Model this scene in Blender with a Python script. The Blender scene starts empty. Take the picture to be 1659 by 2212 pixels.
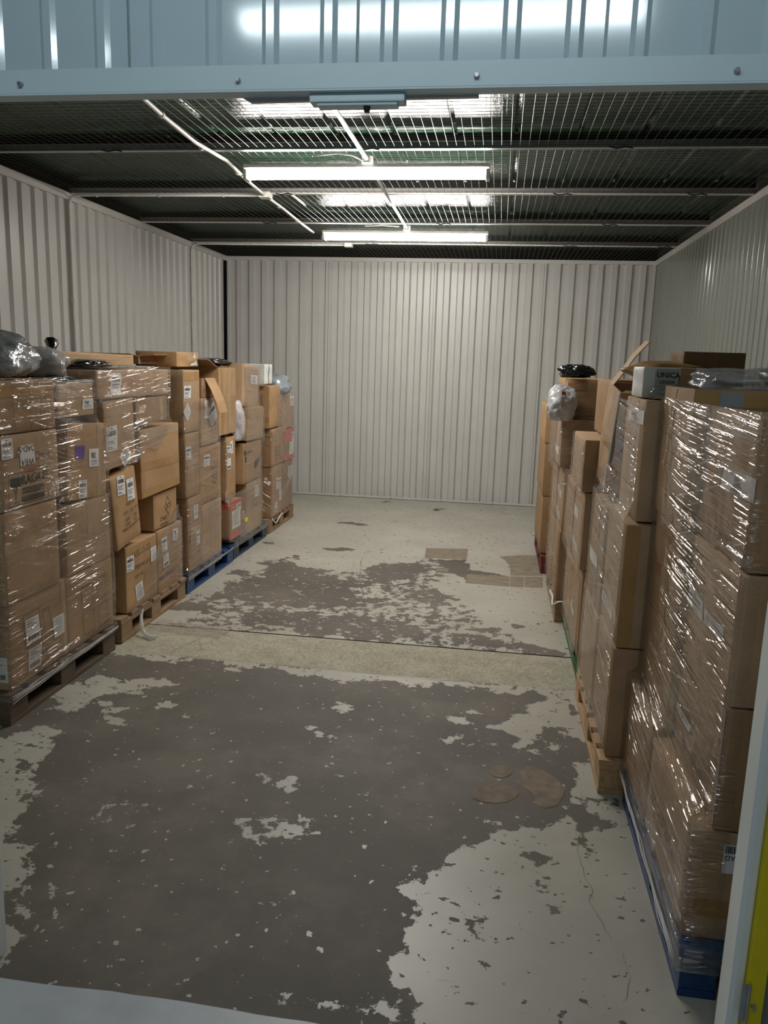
import bpy, bmesh, math, random
import numpy as np
from mathutils import Vector, Matrix, noise
PI = math.pi
S = bpy.context.scene
C = S.collection
rnd = random.Random(7)

# ------------------------------------------------------------------ camera
FPX, YAW, PITCH, ROLL, CAMH = 1692.97, 0.13902, 0.18856, 0.030725, 1.65
cy_, sy_ = math.cos(YAW), math.sin(YAW); cp_, sp_ = math.cos(PITCH), math.sin(PITCH)
c_f = np.array([-sy_*cp_, cy_*cp_, -sp_]); _r = np.array([cy_, sy_, 0]); _u = np.cross(_r, c_f)
c_r = math.cos(ROLL)*_r + math.sin(ROLL)*_u; c_u = -math.sin(ROLL)*_r + math.cos(ROLL)*_u
cam = bpy.data.cameras.new('camera'); co = bpy.data.objects.new('camera', cam); C.objects.link(co)
cam.sensor_fit = 'HORIZONTAL'; cam.sensor_width = 36; cam.lens = 36*FPX/1659; cam.clip_start = .02; cam.clip_end = 60
M4 = Matrix.Identity(4)
for i in range(3):
    M4[i][0] = c_r[i]; M4[i][1] = c_u[i]; M4[i][2] = -c_f[i]
M4[0][3], M4[1][3], M4[2][3] = 0, 0, CAMH
co.matrix_world = M4
S.camera = co

def at(x, y, ax, v):
    """measured photo point -> world point on the plane axis ax = v (survey of the room)"""
    d = c_f + c_r*(x-829.5)/FPX - c_u*(y-1106)/FPX
    o = np.array([0, 0, CAMH]); return o + (v-o[ax])/d[ax]*d

# ------------------------------------------------------------------ world, exposure
W = bpy.data.worlds.new('world'); S.world = W; W.use_nodes = True
W.node_tree.nodes['Background'].inputs[0].default_value = (.75, .85, 1, 1)
W.node_tree.nodes['Background'].inputs[1].default_value = .07
S.view_settings.view_transform = 'Standard'; S.view_settings.look = 'None'
S.view_settings.exposure = 0.09; S.view_settings.gamma = 1.0; S.view_settings.use_curve_mapping = False
ROOM_LAMP = 85.0; ROOM_COL = (1, .955, .89)
HALL_LAMP = 23.0; HALL_COL = (.80, .93, .98)

# ------------------------------------------------------------------ materials
class NT:
    def __init__(s, name):
        s.m = bpy.data.materials.new(name); s.m.use_nodes = True; s.t = s.m.node_tree
        s.p = s.t.nodes['Principled BSDF']; s.out = s.t.nodes['Material Output']
    def n(s, typ, ins=None, **kw):
        q = s.t.nodes.new(typ)
        for k, v in kw.items(): setattr(q, k, v)
        for k, v in (ins or {}).items(): s.set(q.inputs[k], v)
        return q
    def set(s, i, v):
        if isinstance(v, bpy.types.NodeSocket): s.t.links.new(v, i)
        else: i.default_value = (tuple(v)+(1,) if isinstance(v, tuple) and len(v) == 3 and i.type == 'RGBA' else v)
    def math(s, op, a, b=0.0, clamp=False):
        q = s.n('ShaderNodeMath', {0: a, 1: b}, operation=op); q.use_clamp = clamp; return q.outputs[0]
    def coord(s, which='Object'): return s.n('ShaderNodeTexCoord').outputs[which]
    def map(s, v, scale=(1, 1, 1), rot=(0, 0, 0), loc=(0, 0, 0)):
        return s.n('ShaderNodeMapping', {0: v, 1: loc, 2: rot, 3: scale}).outputs[0]
    def noise(s, v, scale, detail=4, rough=.55): 
        return s.n('ShaderNodeTexNoise', {'Vector': v, 'Scale': scale, 'Detail': detail, 'Roughness': rough}).outputs[0]
    def ramp(s, f, pts):
        q = s.n('ShaderNodeValToRGB', {0: f}); e = q.color_ramp.elements
        while len(e) < len(pts): e.new(.5)
        for el, (p, c) in zip(e, pts): el.position = p; el.color = tuple(c)+(1,) if len(c) == 3 else c
        return q.outputs[0]
    def mix(s, f, a, b):
        q = s.n('ShaderNodeMix', data_type='RGBA'); s.set(q.inputs[0], f); s.set(q.inputs[6], a); s.set(q.inputs[7], b); return q.outputs[2]
    def bump(s, h, strength=.3, dist=.01):
        b = s.n('ShaderNodeBump', {'Height': h, 'Strength': strength, 'Distance': dist}).outputs[0]; return b

def simple(name, col, rough=.5, metal=0, var=.12, nscale=9, bump=0, spec=.5, coat=0):
    t = NT(name); v = t.coord(); f = t.noise(v, nscale, 5)
    a = tuple(c*(1-var) for c in col); b = tuple(min(1, c*(1+var)) for c in col)
    t.set(t.p.inputs['Base Color'], t.ramp(f, [(.3, a), (.7, b)]))
    t.p.inputs['Roughness'].default_value = rough; t.p.inputs['Metallic'].default_value = metal
    t.p.inputs['Specular IOR Level'].default_value = spec; t.p.inputs['Coat Weight'].default_value = coat
    if bump: t.set(t.p.inputs['Normal'], t.bump(t.noise(v, nscale*6, 4), bump, .004))
    return t.m

def cardboard(name, col, rough=.75):
    t = NT(name); v = t.coord(); oi = t.n('ShaderNodeObjectInfo').outputs['Random']
    f = t.noise(v, 5, 6, .6); g = t.noise(t.map(v, (1, 1, .25)), 90, 3)
    w = t.n('ShaderNodeTexWave', {'Vector': v, 'Scale': 26.0, 'Distortion': .6, 'Detail': 2.0}, bands_direction='Y').outputs[1]
    dk = tuple(c*.80 for c in col); lt = tuple(c*1.15 for c in col)
    c1 = t.ramp(f, [(.28, dk), (.5, col), (.75, lt)])
    c2 = t.mix(t.math('MULTIPLY', t.math('SUBTRACT', g, .5, True), .7), c1, tuple(c*.6 for c in col))
    c3 = t.mix(t.math('MULTIPLY', oi, .35), c2, (col[0]*.80, col[1]*.78, col[2]*.74))
    t.set(t.p.inputs['Base Color'], c3); t.p.inputs['Roughness'].default_value = rough
    t.p.inputs['Specular IOR Level'].default_value = .3
    h = t.math('ADD', t.math('MULTIPLY', w, .05), t.noise(v, 14, 5))
    t.set(t.p.inputs['Normal'], t.bump(h, .22, .006))
    return t.m

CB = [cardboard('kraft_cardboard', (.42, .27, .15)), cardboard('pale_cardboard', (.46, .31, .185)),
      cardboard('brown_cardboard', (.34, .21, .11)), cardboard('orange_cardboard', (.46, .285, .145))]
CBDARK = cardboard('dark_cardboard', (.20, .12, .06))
CBWHITE = simple('white_coated_card', (.75, .74, .72), .45)
TAPE = simple('brown_parcel_tape', (.40, .23, .085), .28, var=.10)
TAPECLEAR = simple('clear_parcel_tape', (.44, .31, .19), .15, var=.08)
TAPERED = simple('red_parcel_tape', (.62, .035, .03), .3)
TAPEGREY = simple('grey_parcel_tape', (.25, .27, .28), .35)
PAPER = simple('label_paper', (.80, .80, .80), .5, var=.04)
PURPLE = simple('purple_sticker', (.12, .05, .38), .5)
INK = simple('black_ink', (.035, .03, .028), .6)
INKSOFT = simple('brown_ink', (.12, .075, .045), .7)
INKRED = simple('red_ink', (.5, .04, .03), .6)
GREYPANEL = simple('grey_print_panel', (.22, .23, .24), .5)
WOOD = {}
def wood(name, col, rough=.7, wear=None, axis='X'):
    t = NT(name); v = t.coord(); m = t.map(v, (1.2, 14, 14) if axis == 'X' else (14, 1.2, 14))
    f = t.noise(m, 3.2, 7, .65); s2 = t.noise(v, 6, 5)
    c = t.ramp(f, [(.25, tuple(q*.6 for q in col)), (.5, col), (.8, tuple(min(1, q*1.3) for q in col))])
    if wear:
        c = t.mix(t.ramp(s2, [(.60, (0, 0, 0)), (.66, (1, 1, 1))]), c, wear)
    t.set(t.p.inputs['Base Color'], c); t.p.inputs['Roughness'].default_value = rough
    t.set(t.p.inputs['Normal'], t.bump(f, .4, .004)); return t.m
WOOD['dark'] = wood('weathered_wood', (.12, .085, .055), axis='Y')
WOOD['light'] = wood('pale_wood', (.30, .20, .11), axis='Y')
WOOD['pine'] = wood('pine_wood', (.50, .32, .17), axis='Y')
WOOD['blue'] = wood('blue_painted_wood', (.010, .048, .15), .45, (.03, .085, .17), axis='Y')
WOOD['darkblue'] = wood('dirty_blue_painted_wood', (.012, .03, .065), .5, (.05, .06, .07), axis='Y')
WOOD['green'] = wood('green_painted_wood', (.025, .10, .025), .5, (.09, .13, .06), axis='Y')
WOOD['red'] = wood('dark_red_painted_wood', (.12, .02, .018), .5, axis='Y')

def sheet_mat(name, col, rough, bumpk=.02, var=.04, metal=0.0, coat=.0):
    t = NT(name); v = t.coord('Object'); f = t.noise(v, 2.5, 5); g = t.noise(v, 160, 2)
    t.set(t.p.inputs['Base Color'], t.ramp(f, [(.3, tuple(c*(1-var) for c in col)), (.7, tuple(c*(1+var) for c in col))]))
    t.set(t.p.inputs['Roughness'], t.math('ADD', t.math('MULTIPLY', f, .12), rough-.06))
    t.p.inputs['Metallic'].default_value = metal; t.p.inputs['Coat Weight'].default_value = coat
    t.set(t.p.inputs['Normal'], t.bump(t.math('ADD', g, t.math('MULTIPLY', t.noise(v, 14, 2), 2.0)), bumpk, .01)); return t.m
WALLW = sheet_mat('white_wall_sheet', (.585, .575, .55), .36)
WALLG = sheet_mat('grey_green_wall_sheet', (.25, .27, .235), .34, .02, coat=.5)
WALLG.node_tree.nodes['Principled BSDF'].inputs['Coat Roughness'].default_value = .14
HEADM = sheet_mat('pale_blue_sheet', (.60, .76, .81), .40, .015, coat=1.0)
HEADM.node_tree.nodes['Principled BSDF'].inputs['Coat Roughness'].default_value = .10; HEADM.node_tree.nodes['Principled BSDF'].inputs['Coat IOR'].default_value = 1.8
HEADM.node_tree.nodes['Principled BSDF'].inputs['Specular IOR Level'].default_value = .3
TRIMW = sheet_mat('white_trim', (.62, .60, .57), .4)
TRIMB = sheet_mat('pale_blue_trim', (.68, .84, .87), .38)
JAMB = sheet_mat('pale_green_white_jamb', (.90, .95, .92), .4)
GALV = simple('galvanised_steel', (.42, .42, .42), .35, .8, nscale=30)
DARKGAP = simple('dark_gap', (.012, .011, .01), .9)
WIREM = simple('mesh_wire', (.07, .067, .06), .45, .5)
PVC = simple('white_pvc', (.72, .70, .66), .35)
YELLOW = simple('yellow_paint', (.80, .66, .0), .42)
DOORGREY = simple('grey_door_sheet', (.20, .21, .20), .45)
BLACKP = simple('black_plastic', (.015, .015, .017), .35)

def lamp_mat(name, col, k):
    t = NT(name); t.set(t.out.inputs[0], t.n('ShaderNodeEmission', {0: col, 1: k}).outputs[0]); return t.m
LAMP1 = lamp_mat('lit_tube_warm', ROOM_COL, ROOM_LAMP)
LAMP2 = lamp_mat('lit_tube_cool', HALL_COL, HALL_LAMP)

def roof_mat():
    t = NT('green_foil_membrane'); v = t.coord()
    f = t.noise(v, 2.2, 5); st = t.noise(t.map(v, (16, .7, 1)), 2.0, 6, .65)
    t.set(t.p.inputs['Base Color'], t.ramp(f, [(.3, (.010, .032, .019)), (.7, (.028, .115, .063))]))
    t.p.inputs['Roughness'].default_value = .13; t.p.inputs['Specular IOR Level'].default_value = .8
    t.set(t.p.inputs['Normal'], t.bump(t.math('ADD', st, t.math('MULTIPLY', t.noise(v, 30, 4), .25)), .5, .012)); return t.m
ROOF = roof_mat()

def film_mat(name, ang, haze=.06, gain=1.0, freq=1.0, cut=False, cross=.30):
    t = NT(name); uv = t.coord('UV')
    w = t.noise(uv, 5.0, 3)
    uvw = t.n('ShaderNodeVectorMath', {0: uv, 1: t.n('ShaderNodeVectorMath', {0: t.n('ShaderNodeTexNoise', {'Vector': uv, 'Scale': 4.0, 'Detail': 1.0}).outputs[1], 'Scale': .012}, operation='SCALE').outputs[0]}, operation='ADD').outputs[0]
    r1 = t.map(uvw, (1, 1, 1), (0, 0, ang)); a = t.map(r1, (.75, 44*freq, 1)); b = t.map(r1, (1.3, 120*freq, 1))
    r2 = t.map(uvw, (1, 1, 1), (0, 0, ang+cross)); c = t.map(r2, (.8, 52*freq, 1))
    n1 = t.noise(a, 1.0, 2, .5); n2 = t.noise(b, 1.0, 2, .5); n3 = t.noise(c, 1.0, 2, .5)
    big = t.noise(uv, 3.0, 3)
    msk = t.ramp(big, [(.42, (.12, .12, .12)), (.60, (1, 1, 1))])
    def step(f, lo, hi): return t.ramp(f, [(lo, (0, 0, 0)), (hi, (1, 1, 1))])
    rg = t.math('MULTIPLY', t.math('MAXIMUM', t.ramp(n1, [(.50, (0, 0, 0)), (.58, (1, 1, 1)), (.68, (0, 0, 0))]), t.ramp(n3, [(.54, (0, 0, 0)), (.61, (.8, .8, .8)), (.70, (0, 0, 0))])), msk)
    h = t.math('ADD', t.math('ADD', step(n1, .50, .66), t.math('MULTIPLY', step(n2, .50, .70), .3)), t.math('MULTIPLY', step(n3, .56, .68), .35))
    h = t.math('ADD', t.math('MULTIPLY', h, msk), t.math('MULTIPLY', t.noise(uv, 7, 2), .8))
    bmp = t.n('ShaderNodeBump', {'Height': h, 'Strength': 1.0, 'Distance': .0056*gain}).outputs[0]
    fr = t.n('ShaderNodeFresnel', {'IOR': 1.5}).outputs[0]
    fac = t.math('ADD', t.math('MINIMUM', t.math('MULTIPLY', fr, .8), .24), t.math('ADD', .02, t.math('MULTIPLY', rg, .24)))
    gl = t.n('ShaderNodeBsdfGlossy', {'Color': (1, .97, .96), 'Roughness': .085, 'Normal': bmp}).outputs[0]
    tr = t.n('ShaderNodeBsdfTransparent', {'Color': (.95, .94, .93)}).outputs[0]
    df = t.n('ShaderNodeBsdfDiffuse', {'Color': (.80, .76, .74)}).outputs[0]
    streak = t.ramp(n1, [(.50, (0, 0, 0)), (.72, (1, 1, 1))])
    hz = t.math('ADD', t.math('MULTIPLY', streak, haze*.9), haze*.25)
    m1 = t.n('ShaderNodeMixShader', {0: hz, 1: tr, 2: df}).outputs[0]
    m2 = t.n('ShaderNodeMixShader', {0: fac, 1: m1, 2: gl}).outputs[0]
    if cut:
        cv = t.n('ShaderNodeAttribute', attribute_name='cover').outputs['Fac']
        k = t.math('GREATER_THAN', t.math('ADD', cv, t.math('MULTIPLY', t.math('SUBTRACT', t.noise(uv, 30, 3), .5), .5)), .5)
        clr = t.n('ShaderNodeBsdfTransparent', {'Color': (1, 1, 1)}).outputs[0]
        m2 = t.n('ShaderNodeMixShader', {0: k, 1: clr, 2: m2}).outputs[0]
    t.set(t.out.inputs[0], m2); return t.m

def bag_mat(name, col, rough=.18, alpha=1.0):
    t = NT(name); v = t.coord(); f = t.noise(v, 8, 4, .55)
    t.set(t.p.inputs['Base Color'], t.ramp(t.noise(v, 6, 3), [(.35, tuple(c*.7 for c in col)), (.65, col)]))
    t.p.inputs['Roughness'].default_value = rough; t.p.inputs['Specular IOR Level'].default_value = .8
    t.p.inputs['Alpha'].default_value = alpha
    t.set(t.p.inputs['Normal'], t.bump(f, .45, .03)); return t.m
BAGGREY = bag_mat('grey_polythene', (.20, .215, .22)); BAGCLEAR = bag_mat('clear_polythene', (.55, .55, .55), .12, .55)
BAGBLACK = bag_mat('black_polythene', (.012, .012, .014)); BAGBLUE = bag_mat('blue_grey_polythene', (.34, .39, .44), .2, .8)
BAGWHITE = bag_mat('white_polythene', (.70, .70, .72), .2); CLOTH = bag_mat('pastel_cloth', (.62, .58, .60), .6)

# ------------------------------------------------------------------ mesh helpers
class MB:
    def __init__(s): s.v = []; s.f = []
    def add(s, vs, fs):
        o = len(s.v); s.v += [tuple(p) for p in vs]; s.f += [tuple(i+o for i in f) for f in fs]; return s
    def box(s, x0, x1, y0, y1, z0, z1):
        return s.add([(x0, y0, z0), (x1, y0, z0), (x1, y1, z0), (x0, y1, z0), (x0, y0, z1), (x1, y0, z1), (x1, y1, z1), (x0, y1, z1)],
                     [(0, 3, 2, 1), (4, 5, 6, 7), (0, 1, 5, 4), (1, 2, 6, 5), (2, 3, 7, 6), (3, 0, 4, 7)])
    def tube(s, pts, r, n=8, caps=True):
        pts = [Vector(p) for p in pts]; rings = []; prev = None
        for i, p in enumerate(pts):
            d = (pts[min(i+1, len(pts)-1)] - pts[max(i-1, 0)]).normalized()
            a = d.orthogonal().normalized() if prev is None else (prev - d*prev.dot(d)).normalized()
            prev = a; b = d.cross(a); rr = r[i] if isinstance(r, (list, tuple)) else r
            rings.append([p + (a*math.cos(2*PI*k/n) + b*math.sin(2*PI*k/n))*rr for k in range(n)])
        vs = [q for g in rings for q in g]; fs = []
        for i in range(len(pts)-1):
            for k in range(n):
                fs.append((i*n+k, i*n+(k+1) % n, (i+1)*n+(k+1) % n, (i+1)*n+k))
        if caps: fs += [tuple(range(n))[::-1], tuple((len(pts)-1)*n+k for k in range(n))]
        return s.add(vs, fs)
    def grid(s, fn, us, vs_):
        o = [fn(u, v) for v in vs_ for u in us]; n = len(us)
        return s.add(o, [(j*n+i, j*n+i+1, (j+1)*n+i+1, (j+1)*n+i) for j in range(len(vs_)-1) for i in range(n-1)])

def build(name, mb, mat, parent=None, bevel=0, smooth=False, auto=None, loc=None):
    me = bpy.data.meshes.new(name); me.from_pydata(mb.v, [], mb.f); me.update()
    if bevel or auto is not None:
        bm = bmesh.new(); bm.from_mesh(me)
        if bevel:
            es = [e for e in bm.edges if len(e.link_faces) == 2 and e.calc_face_angle(0) > .6]
            bmesh.ops.bevel(bm, geom=es, offset=bevel, segments=2, profile=.6, affect='EDGES', clamp_overlap=True)
        bm.to_mesh(me); bm.free()
    if smooth: me.shade_smooth()
    me.materials.append(mat)
    o = bpy.data.objects.new(name, me); C.objects.link(o)
    if parent: o.parent = parent
    if loc: o.location = loc
    return o
def empty(name, loc=(0, 0, 0), rot=(0, 0, 0)):
    o = bpy.data.objects.new(name, None); C.objects.link(o); o.location = loc; o.rotation_euler = rot
    o.empty_display_size = .05; return o
def tag(o, label=None, cat=None, group=None, kind=None):
    if label: o['label'] = label
    if cat: o['category'] = cat
    if group: o['group'] = group
    if kind: o['kind'] = kind
    return o
def lin(a, b, n): return [a+(b-a)*i/(n-1) for i in range(n)]

XL, XR, YB, ZC = -3.34, 1.66, 9.46, 2.85
# ------------------------------------------------------------------ corrugated walls
def ribbed(mb, axis, pos, out, a0, a1, z0, z1, prof):
    """prof: list of (coordinate along wall, depth outwards from the room)"""
    vs = []
    for a, d in prof:
        p = (a, pos+out*d) if axis == 'x' else (pos+out*d, a)
        vs += [(p[0], p[1], z0), (p[0], p[1], z1)]
    fs = [(2*i, 2*i+1, 2*i+3, 2*i+2) for i in range(len(prof)-1)]
    return mb.add(vs, fs)
def trapezoid(a0, a1, per=.157, crest=.058, fl=.017, rec=.065, dep=.034, ph=0.0):
    pr = []; a = a0-ph
    while a < a1:
        for b, d in ((a, 0), (a+crest, 0), (a+crest+fl, dep), (a+crest+fl+rec, dep), (a+per, 0)):
            if a0 <= b <= a1 and (not pr or b > pr[-1][0]+1e-5): pr.append((b, d))
        a += per
    if pr[0][0] > a0: pr.insert(0, (a0, pr[0][1]))
    if pr[-1][0] < a1-1e-4: pr.append((a1, pr[-1][1]))
    return pr
def narrowrib(a0, n=4, per=.1225, first=.045, rw=.037, fl=.010, dep=.007):
    pr = [(a0+.002, .0)]
    for k in range(n):
        s0 = a0+first+k*per
        pr += [(s0, 0), (s0+fl, -dep), (s0+rw-fl, -dep), (s0+rw, 0)]
    pr += [(a0+n*per-.002, 0)]
    return pr
def structure(name, label, loc=(0, 0, 0)):
    return tag(empty(name, loc), label, None, None, 'structure')

wb = structure('wall_back', 'back wall of white ribbed steel sheets')
nper = 8
a = XL+.012
while a < XR-.01:
    b = min(a+.157*nper, XR-.004)
    build('wall_sheet', ribbed(MB(), 'x', YB, 1, a, b-.003, .012, ZC-.01, trapezoid(a, b-.003, ph=.035 if a < XL+.1 else .035)), WALLW, wb)
    a = b
build('backing_board', MB().box(XL-.05, XR+.05, YB+.05, YB+.06, 0, 3.0), DARKGAP, wb)
wl = structure('wall_left', 'left wall of white ribbed steel sheets')
for a, b in ((1.80, 3.45), (3.45, 5.93), (5.93, 8.36), (8.36, YB-.012)):
    build('wall_sheet', ribbed(MB(), 'y', XL, -1, a, b, .012, ZC-.01, trapezoid(a+.018, b-.018, per=.1575, crest=.066, fl=.014, rec=.064, dep=.022, ph=.05)), WALLW, wl)
build('backing_board', MB().box(XL-.06, XL-.05, 1.7, YB+.05, 0, 3.0), DARKGAP, wl)
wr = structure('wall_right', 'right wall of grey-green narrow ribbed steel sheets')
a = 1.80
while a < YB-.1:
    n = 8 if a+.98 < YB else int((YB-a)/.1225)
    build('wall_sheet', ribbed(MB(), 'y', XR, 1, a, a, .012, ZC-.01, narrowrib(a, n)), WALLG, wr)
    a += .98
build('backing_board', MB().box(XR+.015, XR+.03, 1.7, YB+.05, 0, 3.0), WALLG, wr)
# trims
def trim(n, mb, mat=TRIMW, label=None, bevel=.0):
    o = build('trim_%d' % n, mb, mat, bevel=bevel); tag(o, label, None, None, 'structure'); return o
trim(1, MB().box(XL-.05, XL+.014, 1.8, YB, ZC-.055, ZC), label='white angle along the top of the left wall')
trim(2, MB().box(XL, XR, YB-.014, YB+.04, ZC-.042, ZC), label='white angle along the top of the back wall')
trim(3, MB().box(XR-.014, XR+.02, 1.8, YB, ZC-.055, ZC), label='white angle along the top of the right wall')
b3 = build('baseboard_back', MB().box(XL, XR, YB-.028, YB-.024, 0, .03).box(XL, XR, YB-.028, YB+.03, 0, .004), TRIMW); tag(b3, 'white base angle along the foot of the back wall', None, None, 'structure')
for i in range(8):
    x = -3.1+i*.62; build('screw', MB().tube([(x, YB-.036, .016), (x, YB-.027, .016)], .006, 8), GALV, b3)
trim(4, MB().box(XR-.03, XR, YB-.03, YB, 0, ZC), label='white corner strip between back and right walls')
trim(5, MB().box(XL-.02, XL+.008, 5.905, 5.955, 0, ZC-.05), label='white cover strip on the left wall, nearer the door')
trim(6, MB().box(XL-.02, XL+.008, 8.335, 8.385, 0, ZC-.05), label='white cover strip on the left wall, nearer the back')
g = build('trim_7', MB().box(XL-.0, XL+.009, YB-.01, YB, 0, ZC-.05), DARKGAP); tag(g, 'dark open joint in the back left corner', None, None, 'structure')

# front wall with the header above the door opening
YF = 1.72; ZH = 2.20
wf = structure('wall_front', 'pale blue ribbed steel front wall above the door opening')
for k in range(-6, 5):
    x0 = -.3235+.4925*k
    if x0 < XL-.4 or x0+.49 > XR+.6: continue
    build('header_sheet', ribbed(MB(), 'x', YF, 1, 0, 0, ZH+.015, 3.1, narrowrib(x0)), HEADM, wf)
    z1 = 0
build('header_backing', MB().box(XL-.2, XR+.2, YF+.012, YF+.03, ZH+.01, 3.1), TRIMB, wf)
build('header_angle', MB().box(XL-.2, XR+.2, YF-.010, YF-.006, ZH, ZH+.048).box(XL-.2, XR+.2, YF-.010, YF+.03, ZH-.004, ZH), TRIMB, wf, bevel=.001)
for i, x in enumerate((-1.554, -1.063, -.574, -.079, .416, .91)):
    s = MB().tube([(x, YF-.020, ZH+.018), (x, YF-.010, ZH+.018)], [.0045, .0065], 6); build('bolt', s, GALV, wf)
for x0, x1 in ((XL-.2, -1.30), (.74, XR+.2)):
    build('side_panel', MB().box(x0, x1, YF, YF+.04, 0, ZH), HEADM, wf)
y0, y1 = YF+.030, YF+.042
build('soffit_strip', MB().add([(-.60, y0, ZH+.01), (-.075, y0, ZH+.01), (-.075, y0, ZH-.008), (-.56, y0, ZH-.012),
       (-.60, y1, ZH+.01), (-.075, y1, ZH+.01), (-.075, y1, ZH-.008), (-.56, y1, ZH-.012)],
      [(3, 2, 1, 0), (4, 5, 6, 7), (7, 6, 2, 3), (4, 7, 3, 0), (2, 6, 5, 1)]), TRIMW, wf)
keeper = empty('door_closer', (-.325, YF+.022, ZH)); tag(keeper, 'pale green metal door catch box under the header edge', 'catch')
build('housing', MB().box(-.10, .10, -.02, .02, -.022, -.004).box(-.085, .085, -.016, .016, -.028, -.022), TRIMB, keeper, bevel=.003)
build('knob', MB().tube([(.02, -.005, -.040), (.02, -.005, -.028)], [.005, .008], 10), BLACKP, keeper)
# jambs and door
jl = build('trim_8', MB().box(-1.33, -1.268, YF-.01, YF+.035, .012, ZH).box(-1.33, -1.280, YF-.016, YF-.01, .02, ZH), JAMB, bevel=.002)
tag(jl, 'pale blue door jamb at the left of the opening', None, None, 'structure')
jr = build('trim_9', MB().box(.620, .650, YF-.004, YF+.07, .0, ZH).box(.628, .646, YF-.008, YF-.004, .0, ZH), JAMB, bevel=.003)
tag(jr, 'pale blue door jamb at the right of the opening', None, None, 'structure')
door = structure('door_1', 'open door leaf with yellow edge folded back beside the right jamb', (.651, YF-.004, 0))
build('edge_stile', MB().box(.0, .040, -.02, .018, .03, 2.15), YELLOW, door, bevel=.002)
lf = MB(); lf.box(.040, .95, -.004, .018, .03, 2.15)
for k in range(12): lf.box(.042, .95, -.010, -.004, .10+k*.17, .135+k*.17)
build('door_panel', lf, DOORGREY, door)
hg = build('hinge', MB().box(-.012, .003, -.024, -.020, .16, .255).tube([(.003, -.025, .155), (.003, -.025, .26)], .0035, 8), GALV, door)
build('bolt', MB().tube([(.018, -.026, .20), (.018, -.02, .20)], .006, 8), GALV, door)

# ------------------------------------------------------------------ ceiling
ce = structure('ceiling', 'wire mesh ceiling under a dark green foil roof')
ZM = ZC
mw = MB(); WR = .0013
def bar(x0, y0, x1, y1, z, r):
    if x0 == x1: mw.add([(x0-r, y0, z), (x0, y0, z-r), (x0+r, y0, z), (x0, y0, z+r), (x0-r, y1, z), (x0, y1, z-r), (x0+r, y1, z), (x0, y1, z+r)], [(0, 1, 5, 4), (1, 2, 6, 5), (2, 3, 7, 6), (3, 0, 4, 7)])
    else: mw.add([(x0, y0-r, z), (x0, y0, z-r), (x0, y0+r, z), (x0, y0, z+r), (x1, y0-r, z), (x1, y0, z-r), (x1, y0+r, z), (x1, y0, z+r)], [(0, 1, 5, 4), (1, 2, 6, 5), (2, 3, 7, 6), (3, 0, 4, 7)])
x = XL+.03
while x < XR:
    bar(x, 1.78, x, YB, ZM+.0015, WR); x += .05
y = 1.80
while y < YB:
    bar(XL, y, XR, y, ZM+.0042, WR); y += .05
o = build('wire_mesh', mw, WIREM, ce); o['kind'] = 'stuff'
rf = MB()
us = []
x = XL-.06
while x < XR+.1: us += [x, x+.30, x+.315, x+.33]; x += .345
rf.grid(lambda u, v: (u, v, 2.935 + (.012 if abs(((u-XL+.06) % .345)-.315) < .01 else 0) + .006*math.sin(v*2.1+u)), us, lin(1.72, YB+.06, 30))
build('roof_foil', rf, ROOF, ce)
for i, yb in enumerate((3.53, 4.73, 5.93, 7.14, 8.35)):
    if i == 0: continue
    q = MB().box(XL, XR, yb-.02, yb+.02, ZM-.008, ZM-.004).box(XL, XR, yb-.002, yb+.002, ZM-.004, ZM+.035)
    br = build('cross_bar', q, TRIMW if i > 1 else GALV, ce)
    for x in ((-2.5, -.95, .45) if i % 2 else (-1.9, .1, 1.0)):
        x += .13*i; t = MB().tube([(x-.06, yb-.022, ZM-.004), (x-.02, yb-.024, ZM-.014), (x+.03, yb-.024, ZM-.006), (x+.07, yb-.02, ZM-.012)], .004, 5)
        build('wire_tie', t, BLACKP, br)
for yr in (2.35, 3.62, 4.80, 6.0, 7.22, 8.42):
    build('purlin', MB().box(XL, XR, yr-.02, yr+.03, 2.90, 2.935), DARKGAP, ce)

# ------------------------------------------------------------------ lights
def batten(loc, L, mat, label, group=None):
    t = tag(empty('fluorescent_light', loc), label, 'light')
    h = L/2
    build('housing', MB().box(-h, h, -.050, .050, .016, .040), PVC, t, bevel=.006)
    dm = MB(); n = 13
    prof = [(.048*math.cos(-.32+(PI+.64)*k/(n-1)), -.040*math.sin(-.32+(PI+.64)*k/(n-1))) for k in range(n)]
    vs = [(x, a, b) for x in (-h+.02, h-.02) for a, b in prof]
    dm.add(vs, [(k, k+1, n+k+1, n+k) for k in range(n-1)] + [tuple(range(n))[::-1], tuple(range(n, 2*n))])
    build('diffuser', dm, mat, t)
    for s in (-1, 1):
        build('end_cap', MB().box(s*h-.022*s if s > 0 else -h, s*h if s > 0 else -h+.022, -.05, .05, -.045, .01), PVC, t, bevel=.004)
        build('clip', MB().tube([(s*(h+.004), -.04, -.02), (s*(h+.012), -.04, -.03)], .004, 6), GALV, t)
    return t
batten((-.875, 4.97, 2.775), 1.50, LAMP1, 'lit long fluorescent ceiling light nearer the door opening')
batten((-.92, 7.36, 2.775), 1.50, LAMP1, 'lit long fluorescent ceiling light nearer the back wall')
batten((-.30, .30, 2.90), 1.50, LAMP2, 'cool white corridor light outside the opening above the viewer')

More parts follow.
